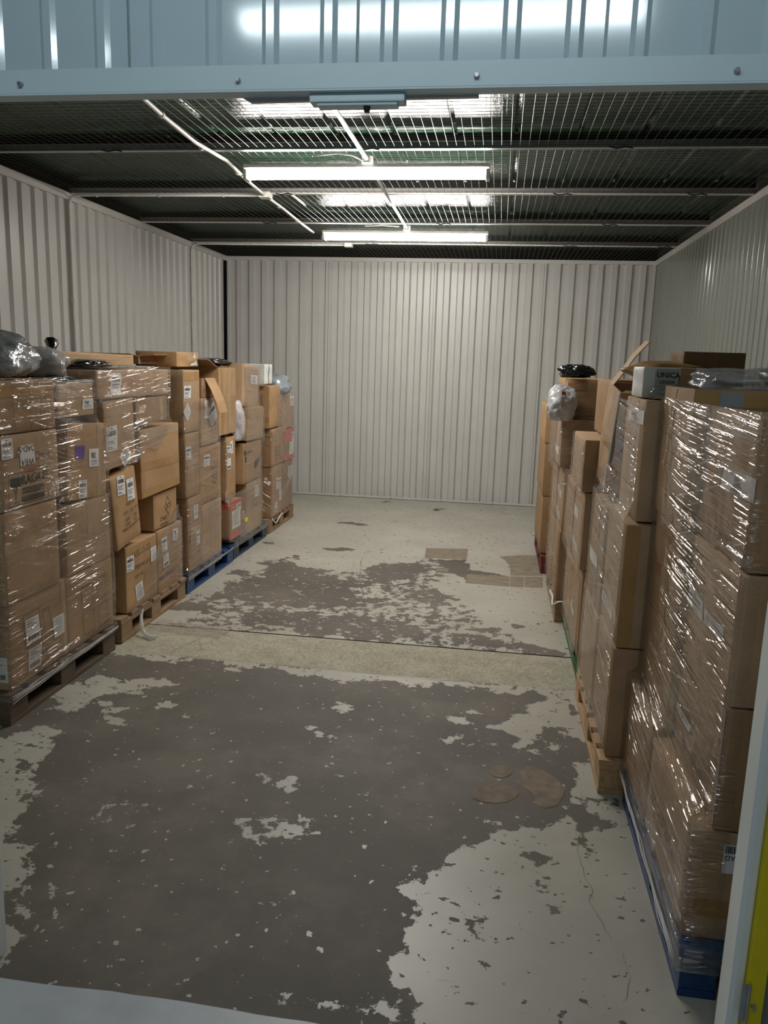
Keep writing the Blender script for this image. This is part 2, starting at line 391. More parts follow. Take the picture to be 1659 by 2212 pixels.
def conduit(name, pts, r, label, extra=None, mat=PVC):
    t = tag(empty(name, (0, 0, 0)), label, 'conduit')
    build('pipe', MB().tube(pts, r, 10), mat, t, smooth=True)
    for p in (extra or []):
        q = Vector(p); build('pipe_clip', MB().tube([q-Vector((0, .009, 0)), q+Vector((0, .009, 0))], r*1.45, 10), mat, t)
    return t
zc = ZM-.022
c1 = conduit('conduit', [(-1.66, 2.6, zc), (-1.70, 3.5, zc), (-1.74, 4.0, zc), (-1.76, 4.5, zc), (-1.72, 4.9, zc), (-1.76, 5.4, zc), (-1.78, 5.9, zc), (-1.78, 6.4, zc), (-1.80, 7.0, zc), (-1.76, 7.35, zc-.03)],
        .011, 'white wavy conduit running front to back left of the lights', [(-1.74, 4.0, zc), (-1.765, 4.6, zc), (-1.75, 5.2, zc), (-1.785, 6.3, zc), (-1.80, 6.9, zc)])
build('junction_box', MB().box(-1.82, -1.735, 5.86, 5.945, zc-.02, zc+.02), PVC, c1, bevel=.004)
c2 = conduit('conduit', [(-.845, 2.0, zc), (-.85, 4.90, zc)], .012, 'straight grey conduit above the nearer ceiling light', mat=GALV)
build('junction_box', MB().tube([(-.85, 4.90, zc-.02), (-.85, 4.90, zc+.02)], .034, 14), PVC, c2)
c3 = conduit('conduit', [(-.86, 5.05, zc), (-.89, 7.26, zc)], .011, 'straight grey conduit running between the two ceiling lights', mat=GALV)
build('junction_box', MB().tube([(-.89, 7.27, zc-.02), (-.89, 7.27, zc+.02)], .032, 14), PVC, c3)
c4 = conduit('conduit', [(-1.80, 5.90, zc), (-3.26, 5.90, zc), (-3.305, 5.90, zc-.012), (-3.322, 5.90, zc-.06), (-3.322, 5.90, .1)], .009,
        'white conduit from the ceiling box down the left wall joint nearer the door', [(-2.1, 5.90, zc), (-2.6, 5.90, zc), (-3.1, 5.90, zc), (-3.322, 5.90, 2.05)])
c5 = conduit('conduit', [(-1.62, 8.33, zc), (-3.25, 8.33, zc), (-3.30, 8.33, zc-.015), (-3.322, 8.33, zc-.07), (-3.322, 8.33, .1)], .009,
        'white conduit from the ceiling down the left wall joint nearer the back', [(-2.0, 8.33, zc), (-2.7, 8.33, zc), (-3.322, 8.33, 2.0)])
build('junction_box', MB().box(-1.66, -1.58, 8.29, 8.37, zc-.02, zc+.02), PVC, c5, bevel=.004)
fx = build('flex_cable', MB().tube([(-1.15, 4.76, ZM-.03), (-1.08, 4.80, ZM-.012), (-1.0, 4.78, ZM-.01), (-.93, 4.82, ZM-.012), (-.88, 4.88, ZM-.025)], .006, 8), PVC, smooth=True)
tag(fx, 'short white flex cable feeding the nearer ceiling light', 'cable')
fx = build('flex_cable', MB().tube([(-1.25, 7.16, ZM-.025), (-1.1, 7.18, ZM-.012), (-.95, 7.2, ZM-.02)], .006, 8), PVC, smooth=True)
tag(fx, 'short white flex cable feeding the farther ceiling light', 'cable')

# ------------------------------------------------------------------ floor
def gp(x, y): return at(x, y, 2, 0)[:2]
def Q3(*p): return [gp(a/1.185, 1400+b/1.185) for a, b in p]
def Q2(*p): return [gp(250+a/1.659, 1060+b/1.659) for a, b in p]
def ell(cx, cy, rx, ry, n=14): return [(cx+rx*math.cos(2*PI*k/n), cy+ry*math.sin(2*PI*k/n)) for k in range(n)]
ZONES = [  # (outline, how much paint is left)
 (Q3((300, 5), (480, 30), (760, 75), (1040, 90), (1460, 95), (1520, 340), (1440, 380), (1450, 440), (1330, 455), (1200, 490), (1130, 530), (1085, 580), (1030, 640), (1030, 790), (1070, 850), (1090, 900), (1140, 1060), (0, 900), (0, 130), (200, 60)), .20),
 (Q3((310, 20), (600, 45), (900, 75), (1080, 100), (1080, 85), (860, 55), (560, 20), (300, 0)), .62),
 (Q3((1080, 100), (1480, 130), (1480, 90), (1080, 80)), .62),
 (Q3((300, 30), (560, 45), (900, 80), (1100, 100), (1350, 112), (1390, 140), (1380, 168), (1300, 175), (1200, 150), (900, 150), (450, 90), (260, 70)), .14),
 (Q3((130, 150), (100, 130), (260, 65), (330, 80), (460, 85), (440, 105), (270, 120), (200, 150)), .66),
 (Q3((0, 235), (90, 195), (170, 195), (120, 250), (140, 285), (80, 305), (50, 270), (0, 330)), .70),
 (Q3((0, 330), (80, 305), (90, 340), (60, 390), (55, 480), (45, 560), (25, 660), (0, 720)), .62),
 (Q3((45, 400), (150, 480), (190, 620), (170, 740), (40, 760), (25, 660), (50, 520)), .30),
 (Q3((190, 430), (260, 370), (360, 360), (360, 440), (330, 540), (220, 540)), .33),
 (Q3((60, 760), (90, 660), (150, 640), (150, 720), (110, 760)), .48),
 (Q3((265, 140), (310, 135), (318, 165), (275, 170)), .75), (Q3((270, 185), (320, 173), (328, 190), (290, 202)), .75),
 (Q3((355, 150), (450, 148), (480, 165), (390, 172)), .60),
 (Q3((805, 150), (850, 132), (920, 130), (920, 160), (830, 160)), .50),
 (Q3((1172, 155), (1220, 155), (1215, 175), (1250, 190), (1180, 195)), .80),
 (Q3((1255, 200), (1300, 170), (1500, 168), (1500, 222), (1400, 225), (1330, 240)), .78),
 (Q3((1370, 150), (1400, 105), (1440, 110), (1440, 175), (1380, 180)), .85),
 (Q3((1330, 240), (1400, 228), (1400, 258), (1330, 262)), .45),
 (Q3((1265, 238), (1330, 238), (1330, 250), (1265, 250)), .7), (Q3((1075, 240), (1100, 240), (1100, 250), (1075, 250)), .8),
 (Q3((1085, 85), (1115, 85), (1115, 97), (1085, 97)), .8), (Q3((810, 196), (845, 196), (845, 210), (812, 210)), .75),
 (Q3((1140, 228), (1180, 228), (1180, 242), (1145, 242)), .7),
 (Q3((1440, 360), (1560, 350), (1560, 470), (1340, 460), (1420, 430), (1470, 400)), .60),
 (Q3((1270, 400), (1290, 400), (1285, 465), (1265, 470)), .7), (Q3((1100, 440), (1145, 430), (1150, 450), (1105, 450)), .62),
 (Q3((680, 335), (745, 330), (755, 355), (700, 362)), .60), (Q3((898, 365), (945, 360), (945, 380), (905, 388)), .60),
 (Q3((612, 485), (650, 445), (690, 425), (750, 432), (840, 455), (830, 475), (780, 495), (700, 492)), .52),
 (Q3((760, 500), (840, 500), (840, 530), (790, 530)), .45), (Q3((640, 500), (700, 495), (690, 510)), .45),
 (Q3((690, 885), (740, 880), (800, 910), (790, 935), (700, 930)), .56), (Q3((840, 890), (1000, 905), (1100, 940), (1090, 985), (850, 950)), .50),
 (Q3((1000, 600), (1060, 590), (1100, 640), (1100, 700), (1020, 690)), .62), (Q3((1030, 760), (1090, 740), (1100, 850), (1060, 850)), .58),
 (Q3((560, 880), (640, 890), (700, 930), (560, 910)), .42),
 (Q3((1090, 545), (1200, 500), (1400, 455), (1560, 440), (1750, 1000), (1200, 1000), (1110, 870), (1110, 760), (1060, 720), (1110, 660)), .84),
 (Q3((1315, 512), (1415, 515), (1400, 570), (1350, 562)), .22), (Q3((1330, 600), (1380, 598), (1440, 630), (1400, 650), (1340, 640)), .30),
 (Q3((1268, 708), (1320, 706), (1318, 735), (1280, 735)), .18), (Q3((1170, 715), (1240, 710), (1240, 750), (1180, 748)), .50),
 (Q3((1475, 410), (1525, 420), (1525, 465), (1440, 455)), .12), (Q3((1470, 485), (1505, 485), (1505, 503), (1470, 503)), .15),
 (Q3((255, 825), (415, 840), (415, 885), (280, 865)), .36), (Q3((1360, 850), (1410, 850), (1400, 880), (1365, 880)), .4),
 # beyond the bare strip
 (Q2((210, 390), (340, 430), (200, 480), (640, 520), (1000, 556), (1440, 592), (1590, 586), (1500, 545), (1330, 480), (1250, 430), (1230, 380), (1150, 330), (1250, 250), (1180, 245), (1040, 255), (940, 265), (870, 290), (700, 280), (640, 240), (520, 250), (540, 290), (430, 280), (400, 330), (340, 360)), .52),
 (Q2((540, 255), (690, 265), (740, 300), (900, 330), (830, 380), (1000, 380), (990, 410), (870, 405), (640, 420), (480, 400), (350, 370), (440, 320), (520, 310)), .30),
 (Q2((950, 260), (1080, 252), (1110, 290), (1000, 320), (960, 340), (880, 330)), .26),
 (Q2((1165, 255), (1260, 245), (1310, 290), (1420, 300), (1260, 320), (1160, 290)), .15),
 (Q2((1080, 340), (1200, 365), (1150, 410), (1050, 390)), .34),
 (Q2((210, 395), (340, 400), (330, 440), (230, 430)), .15), (Q2((405, 285), (460, 285), (455, 305), (405, 300)), .10),
 (Q2((640, 500), (760, 440), (1050, 470), (1150, 530), (900, 540)), .36),
 (Q2((430, 440), (720, 430), (700, 510), (480, 480)), .34), (Q2((1290, 490), (1345, 488), (1345, 502), (1290, 502)), .10), (Q2((1445, 480), (1515, 478), (1515, 492), (1450, 492)), .15),
 (Q2((1420, 550), (1500, 555), (1590, 586), (1440, 580)), .15), (Q2((1300, 530), (1380, 545), (1380, 565), (1300, 560)), .15), (Q2((1220, 515), (1290, 520), (1280, 545), (1230, 540)), .25),
 (Q2((790, 108), (905, 114), (910, 124), (790, 118)), .05), (Q2((515, 186), (562, 185), (560, 197), (520, 198)), .08),
 (Q2((760, 206), (810, 206), (808, 217), (762, 216)), .08), (Q2((825, 206), (852, 208), (848, 222), (828, 218)), .1),
 (Q2((1145, 66), (1190, 66), (1188, 73), (1148, 73)), .1), (Q2((965, 35), (990, 35), (990, 40), (965, 40)), .1), (Q2((620, 235), (655, 232), (650, 245), (620, 245)), .2),
]
def inside(px, py, poly):
    r = np.zeros(px.shape, bool); n = len(poly)
    for i in range(n):
        x1, y1 = poly[i]; x2, y2 = poly[(i+1) % n]
        if y1 == y2: continue
        r ^= ((y1 > py) != (y2 > py)) & (px < (x2-x1)*(py-y1)/(y2-y1)+x1)
    return r
def blur(a, k):
    for _ in range(k):
        p = np.pad(a, 1, mode='edge'); a = (p[:-2, 1:-1]+p[2:, 1:-1]+p[1:-1, :-2]+p[1:-1, 2:]+p[1:-1, 1:-1]*2)/6
    return a
def floor_mat():
    t = NT('worn_painted_concrete'); v = t.coord()
    P = t.n('ShaderNodeAttribute', attribute_name='paint').outputs['Fac']
    wv = t.n('ShaderNodeVectorMath', {0: v, 1: t.n('ShaderNodeVectorMath', {0: t.n('ShaderNodeTexNoise', {'Vector': v, 'Scale': 9.0, 'Detail': 4.0}).outputs[1], 'Scale': .012}, operation='SCALE').outputs[0]}, operation='ADD').outputs[0]
    n = t.noise(wv, 13.0, 12, .70)
    m = t.math('ADD', P, t.math('MULTIPLY', t.math('SUBTRACT', n, .5), 2.0))
    sp = t.noise(t.map(v, (1, 1, 1), (0, 0, .5)), 30, 3, .5)
    chips = t.math('MULTIPLY', t.math('GREATER_THAN', sp, .685), 1.0)
    sp2 = t.noise(t.map(v, (1, 1.3, 1), (0, 0, .2), (5, 3, 0)), 21, 4, .55)
    chips2 = t.math('GREATER_THAN', sp2, .645)
    base = t.ramp(m, [(.494, (0, 0, 0)), (.506, (1, 1, 1))])
    mask = t.math('SUBTRACT', t.math('MAXIMUM', base, chips), t.math('MULTIPLY', chips2, base), True)
    bl = t.noise(v, 1.8, 6, .6); fi = t.noise(v, 60, 5, .6)
    paint = t.ramp(bl, [(.3, (.375, .355, .30)), (.7, (.49, .465, .40))])
    scr = t.noise(t.map(v, (3, 26, 1), (0, 0, .35)), 2.0, 6, .7)
    paint = t.mix(t.ramp(scr, [(.66, (0, 0, 0)), (.70, (.30, .30, .30))]), paint, (.16, .14, .11))
    bare = t.ramp(t.noise(v, 1.3, 8, .68), [(.36, (.080, .072, .058)), (.5, (.108, .094, .076)), (.62, (.165, .138, .112))])
    bare = t.mix(t.math('MULTIPLY', fi, .25), bare, (.19, .17, .14))
    t.set(t.p.inputs['Base Color'], t.mix(mask, bare, paint))
    t.set(t.p.inputs['Roughness'], t.math('SUBTRACT', t.math('ADD', .62, t.math('MULTIPLY', fi, .1)), t.math('MULTIPLY', mask, .30)))
    h = t.math('ADD', mask, t.math('MULTIPLY', fi, .25))
    t.set(t.p.inputs['Normal'], t.bump(h, .5, .0018)); return t.m
FLOORM = floor_mat()
AGG = NT('exposed_aggregate'); v = AGG.coord()
vo = AGG.n('ShaderNodeTexVoronoi', {'Vector': v, 'Scale': 95.0}).outputs[1]
AGG.set(AGG.p.inputs['Base Color'], AGG.mix(.28, AGG.ramp(AGG.noise(v, 5, 7, .7), [(.3, (.25, .23, .165)), (.7, (.36, .335, .25))]), vo))
bw = AGG.n('ShaderNodeRGBToBW', {0: vo}).outputs[0]
AGG.set(AGG.p.inputs['Base Color'], AGG.ramp(AGG.math('ADD', AGG.math('MULTIPLY', bw, .35), AGG.math('MULTIPLY', AGG.noise(v, 6, 7, .7), .65)), [(.25, (.25, .225, .165)), (.5, (.37, .345, .26)), (.75, (.50, .47, .37))]))
AGG.p.inputs['Roughness'].default_value = .85; AGG.set(AGG.p.inputs['Normal'], AGG.bump(bw, .4, .003)); AGG = AGG.m
PATCH = simple('brown_concrete_patch', (.235, .195, .14), .8, var=.22, nscale=14, bump=.3)
PATCHR = simple('red_brown_concrete_patch', (.215, .165, .12), .8, var=.30, nscale=18, bump=.3)
HALLF = simple('blue_grey_floor_paint', (.48, .52, .54), .42, var=.10, nscale=7, bump=.12)

fl = structure('floor', 'peeling pale grey painted concrete floor')
def slab(y0, y1, cell=.02):
    xs = np.arange(XL, XR+cell, cell); ys = np.arange(y0, y1, cell); ys = np.append(ys, y1)
    X, Y = np.meshgrid(xs, ys); P = np.full(X.shape, .93)
    JX = np.array([[noise.fractal(Vector((x*5, y*5, 1)), 1.0, 2.0, 5) for x in xs] for y in ys]); JY = np.array([[noise.fractal(Vector((x*5, y*5, 7)), 1.0, 2.0, 5) for x in xs] for y in ys])
    XX = X+JX*.12; YY = Y+JY*.12
    for poly, val in ZONES: P[inside(XX, YY, poly)] = val
    P = blur(P, 2)
    ny, nx = X.shape
    vs = np.stack([X.ravel(), Y.ravel(), np.zeros(X.size)], 1)
    i = np.arange(nx-1)[None, :]+np.arange(ny-1)[:, None]*nx
    fs = np.stack([i, i+1, i+nx+1, i+nx], -1).reshape(-1, 4)
    me = bpy.data.meshes.new('slab'); me.from_pydata(vs.tolist(), [], fs.tolist()); me.update()
    me.attributes.new('paint', 'FLOAT', 'POINT').data.foreach_set('value', P.ravel().astype(np.float32))
    me.materials.append(FLOORM); o = bpy.data.objects.new('slab', me); C.objects.link(o); o.parent = fl; return o
YS0, YS1 = 3.945, 4.435
slab(1.67, YS0); slab(YS1, YB)
build('bare_strip', MB().box(XL, XR, YS0+.006, YS1-.006, -.03, -.003), AGG, fl)
build('under_slab', MB().box(XL-.1, XR+.1, 1.66, YB+.1, -.06, -.022), DARKGAP, fl)
hx = lin(XL-.3, XR+.6, 90); e0 = [1.672+.006*noise.noise(Vector((x*9, 0, 0)))+.012*noise.noise(Vector((x*2, 3, 0))) for x in hx]
hm = MB(); n = len(hx)
hm.add([(x, -2.2, .0015) for x in hx]+[(x, e, .0015) for x, e in zip(hx, e0)], [(i, i+1, n+i+1, n+i) for i in range(n-1)])
ho = build('corridor_floor', hm, HALLF, fl)
build('corridor_slab', MB().box(XL-.3, XR+.6, -2.2, 1.68, -.06, -.0005), HALLF, fl)
def patch(name, pts, mat, h=.002, jit=.006):
    n = len(pts); out = []
    for i in range(n):
        a = np.array(pts[i]); b = np.array(pts[(i+1) % n])
        for k in range(4): out.append(a+(b-a)*k/4+np.array([noise.noise(Vector((a[0]*7+k, a[1]*5, q))) for q in (1, 2)])*jit)
    m = len(out); c = sum(out)/m
    vs = [(p[0], p[1], .0005) for p in out]+[(c[0]+(p[0]-c[0])*.96, c[1]+(p[1]-c[1])*.96, h) for p in out]
    return build(name, MB().add(vs, [(i, (i+1) % m, m+(i+1) % m, m+i) for i in range(m)]+[tuple(range(m, 2*m))]), mat, fl)
patch('concrete_patch', Q2((1112, 206), (1262, 208), (1258, 248), (1107, 240)), PATCH, jit=.002)
patch('concrete_patch', Q2((1258, 300), (1410, 307), (1410, 344), (1253, 331)), PATCH, jit=.002)
patch('concrete_patch', Q2((1412, 307), (1462, 308), (1462, 346), (1412, 344)), PATCH, jit=.002)
patch('concrete_patch', Q2((1464, 308), (1530, 310), (1530, 348), (1464, 346)), PATCH, jit=.002)
patch('concrete_patch', Q2((1375, 236), (1445, 232), (1530, 232), (1530, 306), (1416, 304), (1412, 270), (1395, 250)), PATCH, jit=.003)
patch('concrete_patch', Q2((1145, 277), (1170, 275), (1195, 280), (1190, 292), (1150, 290)), PATCH)
patch('concrete_patch', [gp(1082+25*math.cos(a), 1667+14*math.sin(a)) for a in lin(0, 2*PI*.93, 12)], PATCHR, jit=.003)
patch('concrete_patch', [gp(1070+52*math.cos(a)*(1-.1*math.sin(2*a)), 1716+20*math.sin(a)) for a in lin(0, 2*PI*.93, 12)], PATCHR, jit=.004)
patch('concrete_patch', Q3((1332, 315), (1350, 303), (1385, 310), (1420, 330), (1450, 362), (1440, 385), (1425, 405), (1395, 412), (1372, 400), (1365, 375), (1338, 355)), PATCHR, jit=.004)
CRACK = simple('crack_dirt', (.19, .17, .14), .9)
def crack(pts, w=.0025):
    m = MB(); P = [Vector((p[0], p[1], 0)) for p in pts]; out = []
    for i in range(len(P)-1):
        for k in range(5):
            q = P[i].lerp(P[i+1], k/5); out.append(q+Vector((noise.noise(q*20), noise.noise(q*20+Vector((9, 9, 9))), 0))*.018)
    for i, q in enumerate(out):
        ww = w*.7*(.2+.8*abs(noise.noise(q*8))*2); m.v += [(q.x-ww, q.y-ww*.5, .0009), (q.x+ww, q.y+ww*.5, .0009)]
    m.f = [(2*i, 2*i+1, 2*i+3, 2*i+2) for i in range(len(out)-1)]
    build('crack', m, CRACK, fl)
def g1(*p): return [gp(*q) for q in p]
crack(g1((1245, 1800), (1255, 1870), (1275, 1915), (1280, 1960), (1305, 2000), (1315, 2035)), .0016)
crack(g1((1345, 2060), (1358, 2110), (1352, 2180)), .0012)
crack(g1((375, 1405), (430, 1380), (480, 1362)), .003); crack(g1((430, 1380), (437, 1410)), .002)
crack(g1((800, 1190), (782, 1205), (775, 1260), (790, 1290)), .004)
crack(g1((915, 1150), (990, 1128), (1045, 1105)), .0016); crack(g1((830, 1185), (860, 1172)), .003); crack(g1((730, 1205), (810, 1190)), .0015)
crack(g1((262, 1404), (520, 1428), (900, 1466), (1228, 1486)), .004)
# ------------------------------------------------------------------ pallets
def pallet(x0, x1, y0, y1, wd, label, name='wooden_pallet', wrapc=None):
    t = tag(empty(name, ((x0+x1)/2, y0, 0)), label, 'pallet', 'pallets under the box stacks')
    M = WOOD[wd]; w = (x1-x0)/2; L = y1-y0; r = random.Random(int(y0*100)+int(x0*10))
    for cx in (-w+.05, 0, w-.05):
        build('bottom_board', MB().box(cx-.05, cx+.05, 0, L, .0, .022), M, t, bevel=.002)
        build('stringer_board', MB().box(cx-.05, cx+.05, 0, L, .100, .121), M, t, bevel=.002)
        for cy in (.07, L/2, L-.07):
            build('block', MB().box(cx-.048, cx+.048, cy-.068, cy+.068, .022, .100), M, t, bevel=.003)
    n = 7; bw = .095
    for k in range(n):
        cy = bw/2+(L-bw)*k/(n-1); j = r.uniform(-.006, .006)
        build('deck_board', MB().box(-w+j, w+j, cy-bw/2, cy+bw/2, .121, .143), M, t, bevel=.002)
    return t
PZ = .145
PAL = {
 'L1': pallet(-3.27, -2.075, 3.00, 3.98, 'dark', 'dark weathered wooden pallet nearest the door on the left'),
 'L2': pallet(-3.27, -2.08, 4.07, 5.02, 'light', 'pale wooden pallet second along the left side'),
 'L3': pallet(-3.28, -2.09, 5.07, 6.05, 'blue', 'bright blue painted pallet third along the left side', 'painted_pallet'),
 'L4': pallet(-3.28, -2.10, 6.09, 7.03, 'darkblue', 'scuffed dark blue pallet fourth along the left side', 'painted_pallet'),
 'L5': pallet(-3.28, -2.10, 7.10, 8.02, 'light', 'wooden pallet farthest along the left side'),
 'R1': pallet(.565, 1.64, 1.93, 2.90, 'blue', 'dark blue painted pallet nearest the door on the right', 'painted_pallet'),
 'R2': pallet(.475, 1.64, 2.94, 3.90, 'pine', 'light pine pallet second along the right side'),
 'R3': pallet(.50, 1.64, 4.00, 5.00, 'green', 'green painted pallet third along the right side', 'painted_pallet'),
 'R4': pallet(.445, 1.64, 5.06, 6.02, 'light', 'wooden pallet fourth along the right side'),
 'R5': pallet(.415, 1.64, 6.30, 7.42, 'red', 'dark red painted pallet farthest along the right side', 'painted_pallet'),
}
# ------------------------------------------------------------------ cartons
BOXES = {}     # pallet -> list of world corner sets, for the wrap
def A(x, y): return (x/3.95, 700+y/3.95)
def B(x, y): return (x/3.95, 1050+y/3.95)
def Cc(x, y): return (230+x/3.814, 740+y/3.814)
def D(x, y): return (1130+x/3.136, 720+y/3.136)
def E(x, y): return (1210+x/3.686, 1300+y/3.686)
def F(x, y): return (1210+x/3.695, 1650+y/3.695)

def text_mesh(body, size, align='CENTER', bold=False):
    cu = bpy.data.curves.new('t', 'FONT'); cu.body = body; cu.size = size; cu.align_x = align; cu.align_y = 'CENTER'; cu.resolution_u = 2
    if bold: cu.offset = size*.02
    o = bpy.data.objects.new('t', cu); me = bpy.data.meshes.new_from_object(o)
    vs = [tuple(v.co) for v in me.vertices]; fs = [tuple(p.vertices) for p in me.polygons]
    bpy.data.meshes.remove(me); bpy.data.objects.remove(o); bpy.data.curves.remove(cu); return vs, fs

class Carton:
    """side -1: stands on the left, its aisle face looks to +x; side +1: on the right, aisle face looks to -x"""
    def __init__(s, pal, label, y0, y1, z0, z1, xf, depth=.56, mat=0, yaw=0, tx=0, ty=0, name='cardboard_box', cat='box', bulge=1.0, open_=False, wrap=True, seed=None, group=None, tape=None, dent=1.0):
        s.side = -1 if pal[0] == 'L' else 1
        s.w = y1-y0-.004; s.h = z1-z0-.002; s.d = depth; s.b = bulge
        s.seed = seed if seed is not None else (y0*7.3+z0*3.1)
        cx = xf+s.side*depth/2; s.o = Vector((cx, (y0+y1)/2, z0+.001))
        m = CB[mat] if isinstance(mat, int) else mat; s.mat = m
        s.root = tag(empty(name, s.o, (tx, ty, yaw)), label, cat, group)
        s.faces = {'a': (Vector((-s.side*depth/2, 0, 0)), Vector((0, -s.side, 0)), Vector((-s.side, 0, 0)), s.w, s.h),
                   'n': (Vector((0, -s.w/2, 0)), Vector((1, 0, 0)), Vector((0, -1, 0)), depth, s.h),
                   'f': (Vector((0, s.w/2, 0)), Vector((-1, 0, 0)), Vector((0, 1, 0)), depth, s.h),
                   'b': (Vector((s.side*depth/2, 0, 0)), Vector((0, s.side, 0)), Vector((s.side, 0, 0)), s.w, s.h)}
        mb = MB(); N = 9
        us = lin(-.5, .5, N); vs = lin(0, 1, N)
        for k in 'anfb':
            O, R_, Nn, fw, fh = s.faces[k]
            mb.grid(lambda u, v: O+R_*(u*fw)+Vector((0, 0, v*fh))+Nn*s.bul(k, u, v), us, vs)
        tk = (lambda u, v: Vector((u*s.d, v*s.w, s.h-(.012*math.sin(PI*(u+.5))*math.sin(PI*(v+.5))*s.b))))
        if not open_: mb.grid(tk, us, us)
        mb.grid(lambda u, v: Vector((-u*s.d, v*s.w, 0)), us, us)
        me = bpy.data.meshes.new('carton_body'); me.from_pydata(mb.v, [], mb.f)
        bm = bmesh.new(); bm.from_mesh(me); bmesh.ops.remove_doubles(bm, verts=bm.verts, dist=.0004)
        if not open_:
            es = [e for e in bm.edges if len(e.link_faces) == 2 and e.calc_face_angle(0) > .9]
            bmesh.ops.bevel(bm, geom=es, offset=.005, segments=2, profile=.5, affect='EDGES', clamp_overlap=True)
            bmesh.ops.recalc_face_normals(bm, faces=bm.faces)
        else:
            bmesh.ops.recalc_face_normals(bm, faces=bm.faces)
            g = bmesh.ops.solidify(bm, geom=bm.faces[:], thickness=.006)
        for f in bm.faces: f.smooth = not open_
        bm.to_mesh(me); bm.free(); me.materials.append(m)
        if not open_:
            try: me.set_sharp_from_angle(angle=.6)
            except Exception: pass
        s.body = bpy.data.objects.new('carton_body', me); C.objects.link(s.body); s.body.parent = s.root
        R = Matrix.Translation(s.o) @ s.root.rotation_euler.to_matrix().to_4x4()
        s.M = R
        if wrap:
            cs = [R @ Vector((a*s.d/2, b*s.w/2, c*s.h)) for a in (-1, 1) for b in (-1, 1) for c in (0, 1)]
            BOXES.setdefault(pal, []).append(cs)
        if tape: s.tape(*tape)
    def bul(s, k, u, v):
        q = math.sin(PI*(u+.5))*math.sin(PI*v)
        O = s.faces[k][0]
        n_ = noise.noise(Vector((u*2.3+s.seed*3.7, v*2.3+s.seed, ord(k)*1.3)))
        return s.b*(.004*q+.010*n_*min(1, q*2.2))
    def conform(s, k, pts, off):
        O, R_, Nn, fw, fh = s.faces[k]; out = []
        for p in pts:
            u = p[0]/fw; v = p[1]/fh
            out.append(O+R_*p[0]+Vector((0, 0, p[1]))+Nn*(s.bul(k, max(-.5, min(.5, u)), max(0, min(1, v)))+off))
        return out
    def loc(s, k, px):
        """photo point on this face -> face coordinates"""
        O, R_, Nn, fw, fh = s.faces[k]; P = s.M @ O
        w = at(px[0], px[1], 0 if k in 'ab' else 1, P[0] if k in 'ab' else P[1])
        q = s.M.inverted() @ Vector(w); return ((q-O).dot(R_), q.z)
    def rect(s, k, c, w, h, off=.0016, rot=0, nx=4, ny=4):
        m = MB(); cr, sr = math.cos(rot), math.sin(rot)
        pts = [(c[0]+a*cr-b*sr, c[1]+a*sr+b*cr) for b in lin(-h/2, h/2, ny) for a in lin(-w/2, w/2, nx)]
        return m.add(s.conform(k, pts, off), [(j*nx+i, j*nx+i+1, (j+1)*nx+i+1, (j+1)*nx+i) for j in range(ny-1) for i in range(nx-1)])
    def tape(s, k='a', kind='h', pos=.5, width=.05, mat=None, rot=0):
        O, R_, Nn, fw, fh = s.faces[k]
        if kind == 'h': mb = s.rect(k, (0, pos*fh), fw-.012, width, .0012, rot, 8, 3)
        else: mb = s.rect(k, (pos*fw, fh/2), width, fh-.012, .0012, rot, 3, 8)
        build('tape', mb, mat or TAPE, s.root); return s
    def seam(s, k='a', pos=0.0, kind='v'):
        O, R_, Nn, fw, fh = s.faces[k]
        if kind == 'v': mb = s.rect(k, (pos*fw, fh/2), .003, fh-.012, .0010, 0, 2, 8)
        else: mb = s.rect(k, (0, pos*fh), fw-.012, .003, .0010, 0, 8, 2)
        build('flap_seam', mb, INKSOFT, s.root); return s
    def label(s, tl, br, k='a', rot=0, style=0, wh=None, mat=None):
        if wh is None:
            a = s.loc(k, tl); b = s.loc(k, br); c = ((a[0]+b[0])/2, (a[1]+b[1])/2); w, h = abs(a[0]-b[0]), abs(a[1]-b[1])
        else: c = s.loc(k, tl); w, h = wh
        fw, fh = s.faces[k][3:5]
        w = min(w, fw*.9); h = min(h, fh*.9); m_ = .008
        c = (max(-fw/2+w/2+m_, min(fw/2-w/2-m_, c[0])), max(h/2+m_, min(fh-h/2-m_, c[1])))
        lb = build('shipping_label', s.rect(k, c, w, h, .0024, rot), mat or PAPER, s.root)
        if style < 0: return c, w, h
        m = MB(); cr, sr = math.cos(rot), math.sin(rot); r = random.Random(int(c[0]*999)+style)
        def rc(x, y, ww, hh):
            pts = [(x-ww/2, y-hh/2), (x+ww/2, y-hh/2), (x+ww/2, y+hh/2), (x-ww/2, y+hh/2)]
            pts = [(c[0]+(a*w)*cr-(b*h)*sr, c[1]+(a*w)*sr+(b*h)*cr) for a, b in pts]
            m.add(s.conform(k, pts, .0032), [(0, 1, 2, 3)])
        if style in (0, 2):
            y = .22 if style == 0 else -.28; x = -.38
            while x < .38:
                bw = r.choice((.012, .02, .03)); rc(x, y, bw, .20); x += bw+r.choice((.012, .02))
            if style == 0: rc(0, .41, .10, .06)
            for yy, ww in ((-.02, .7), (-.10, .5), (-.18, .62), (-.33, .4), (-.40, .55)) if style == 0 else ((.40, .6), (.30, .45), (.20, .7), (.06, .3)):
                rc((ww-.8)/2, yy, ww, .025)
        if style == 1:
            for i in range(6):
                for j in range(6):
                    if r.random() < .55: rc(-.25+i*.07, -.02+j*.055, .07, .055)
            for yy in (-.15, -.24, -.36): rc(0, yy, .6, .03)
        if style == 3:
            for i in range(9): rc(-.05, .38-i*.085, .5+.25*r.random(), .018)
        build('label_print', m, INK, lb)
        return c, w, h
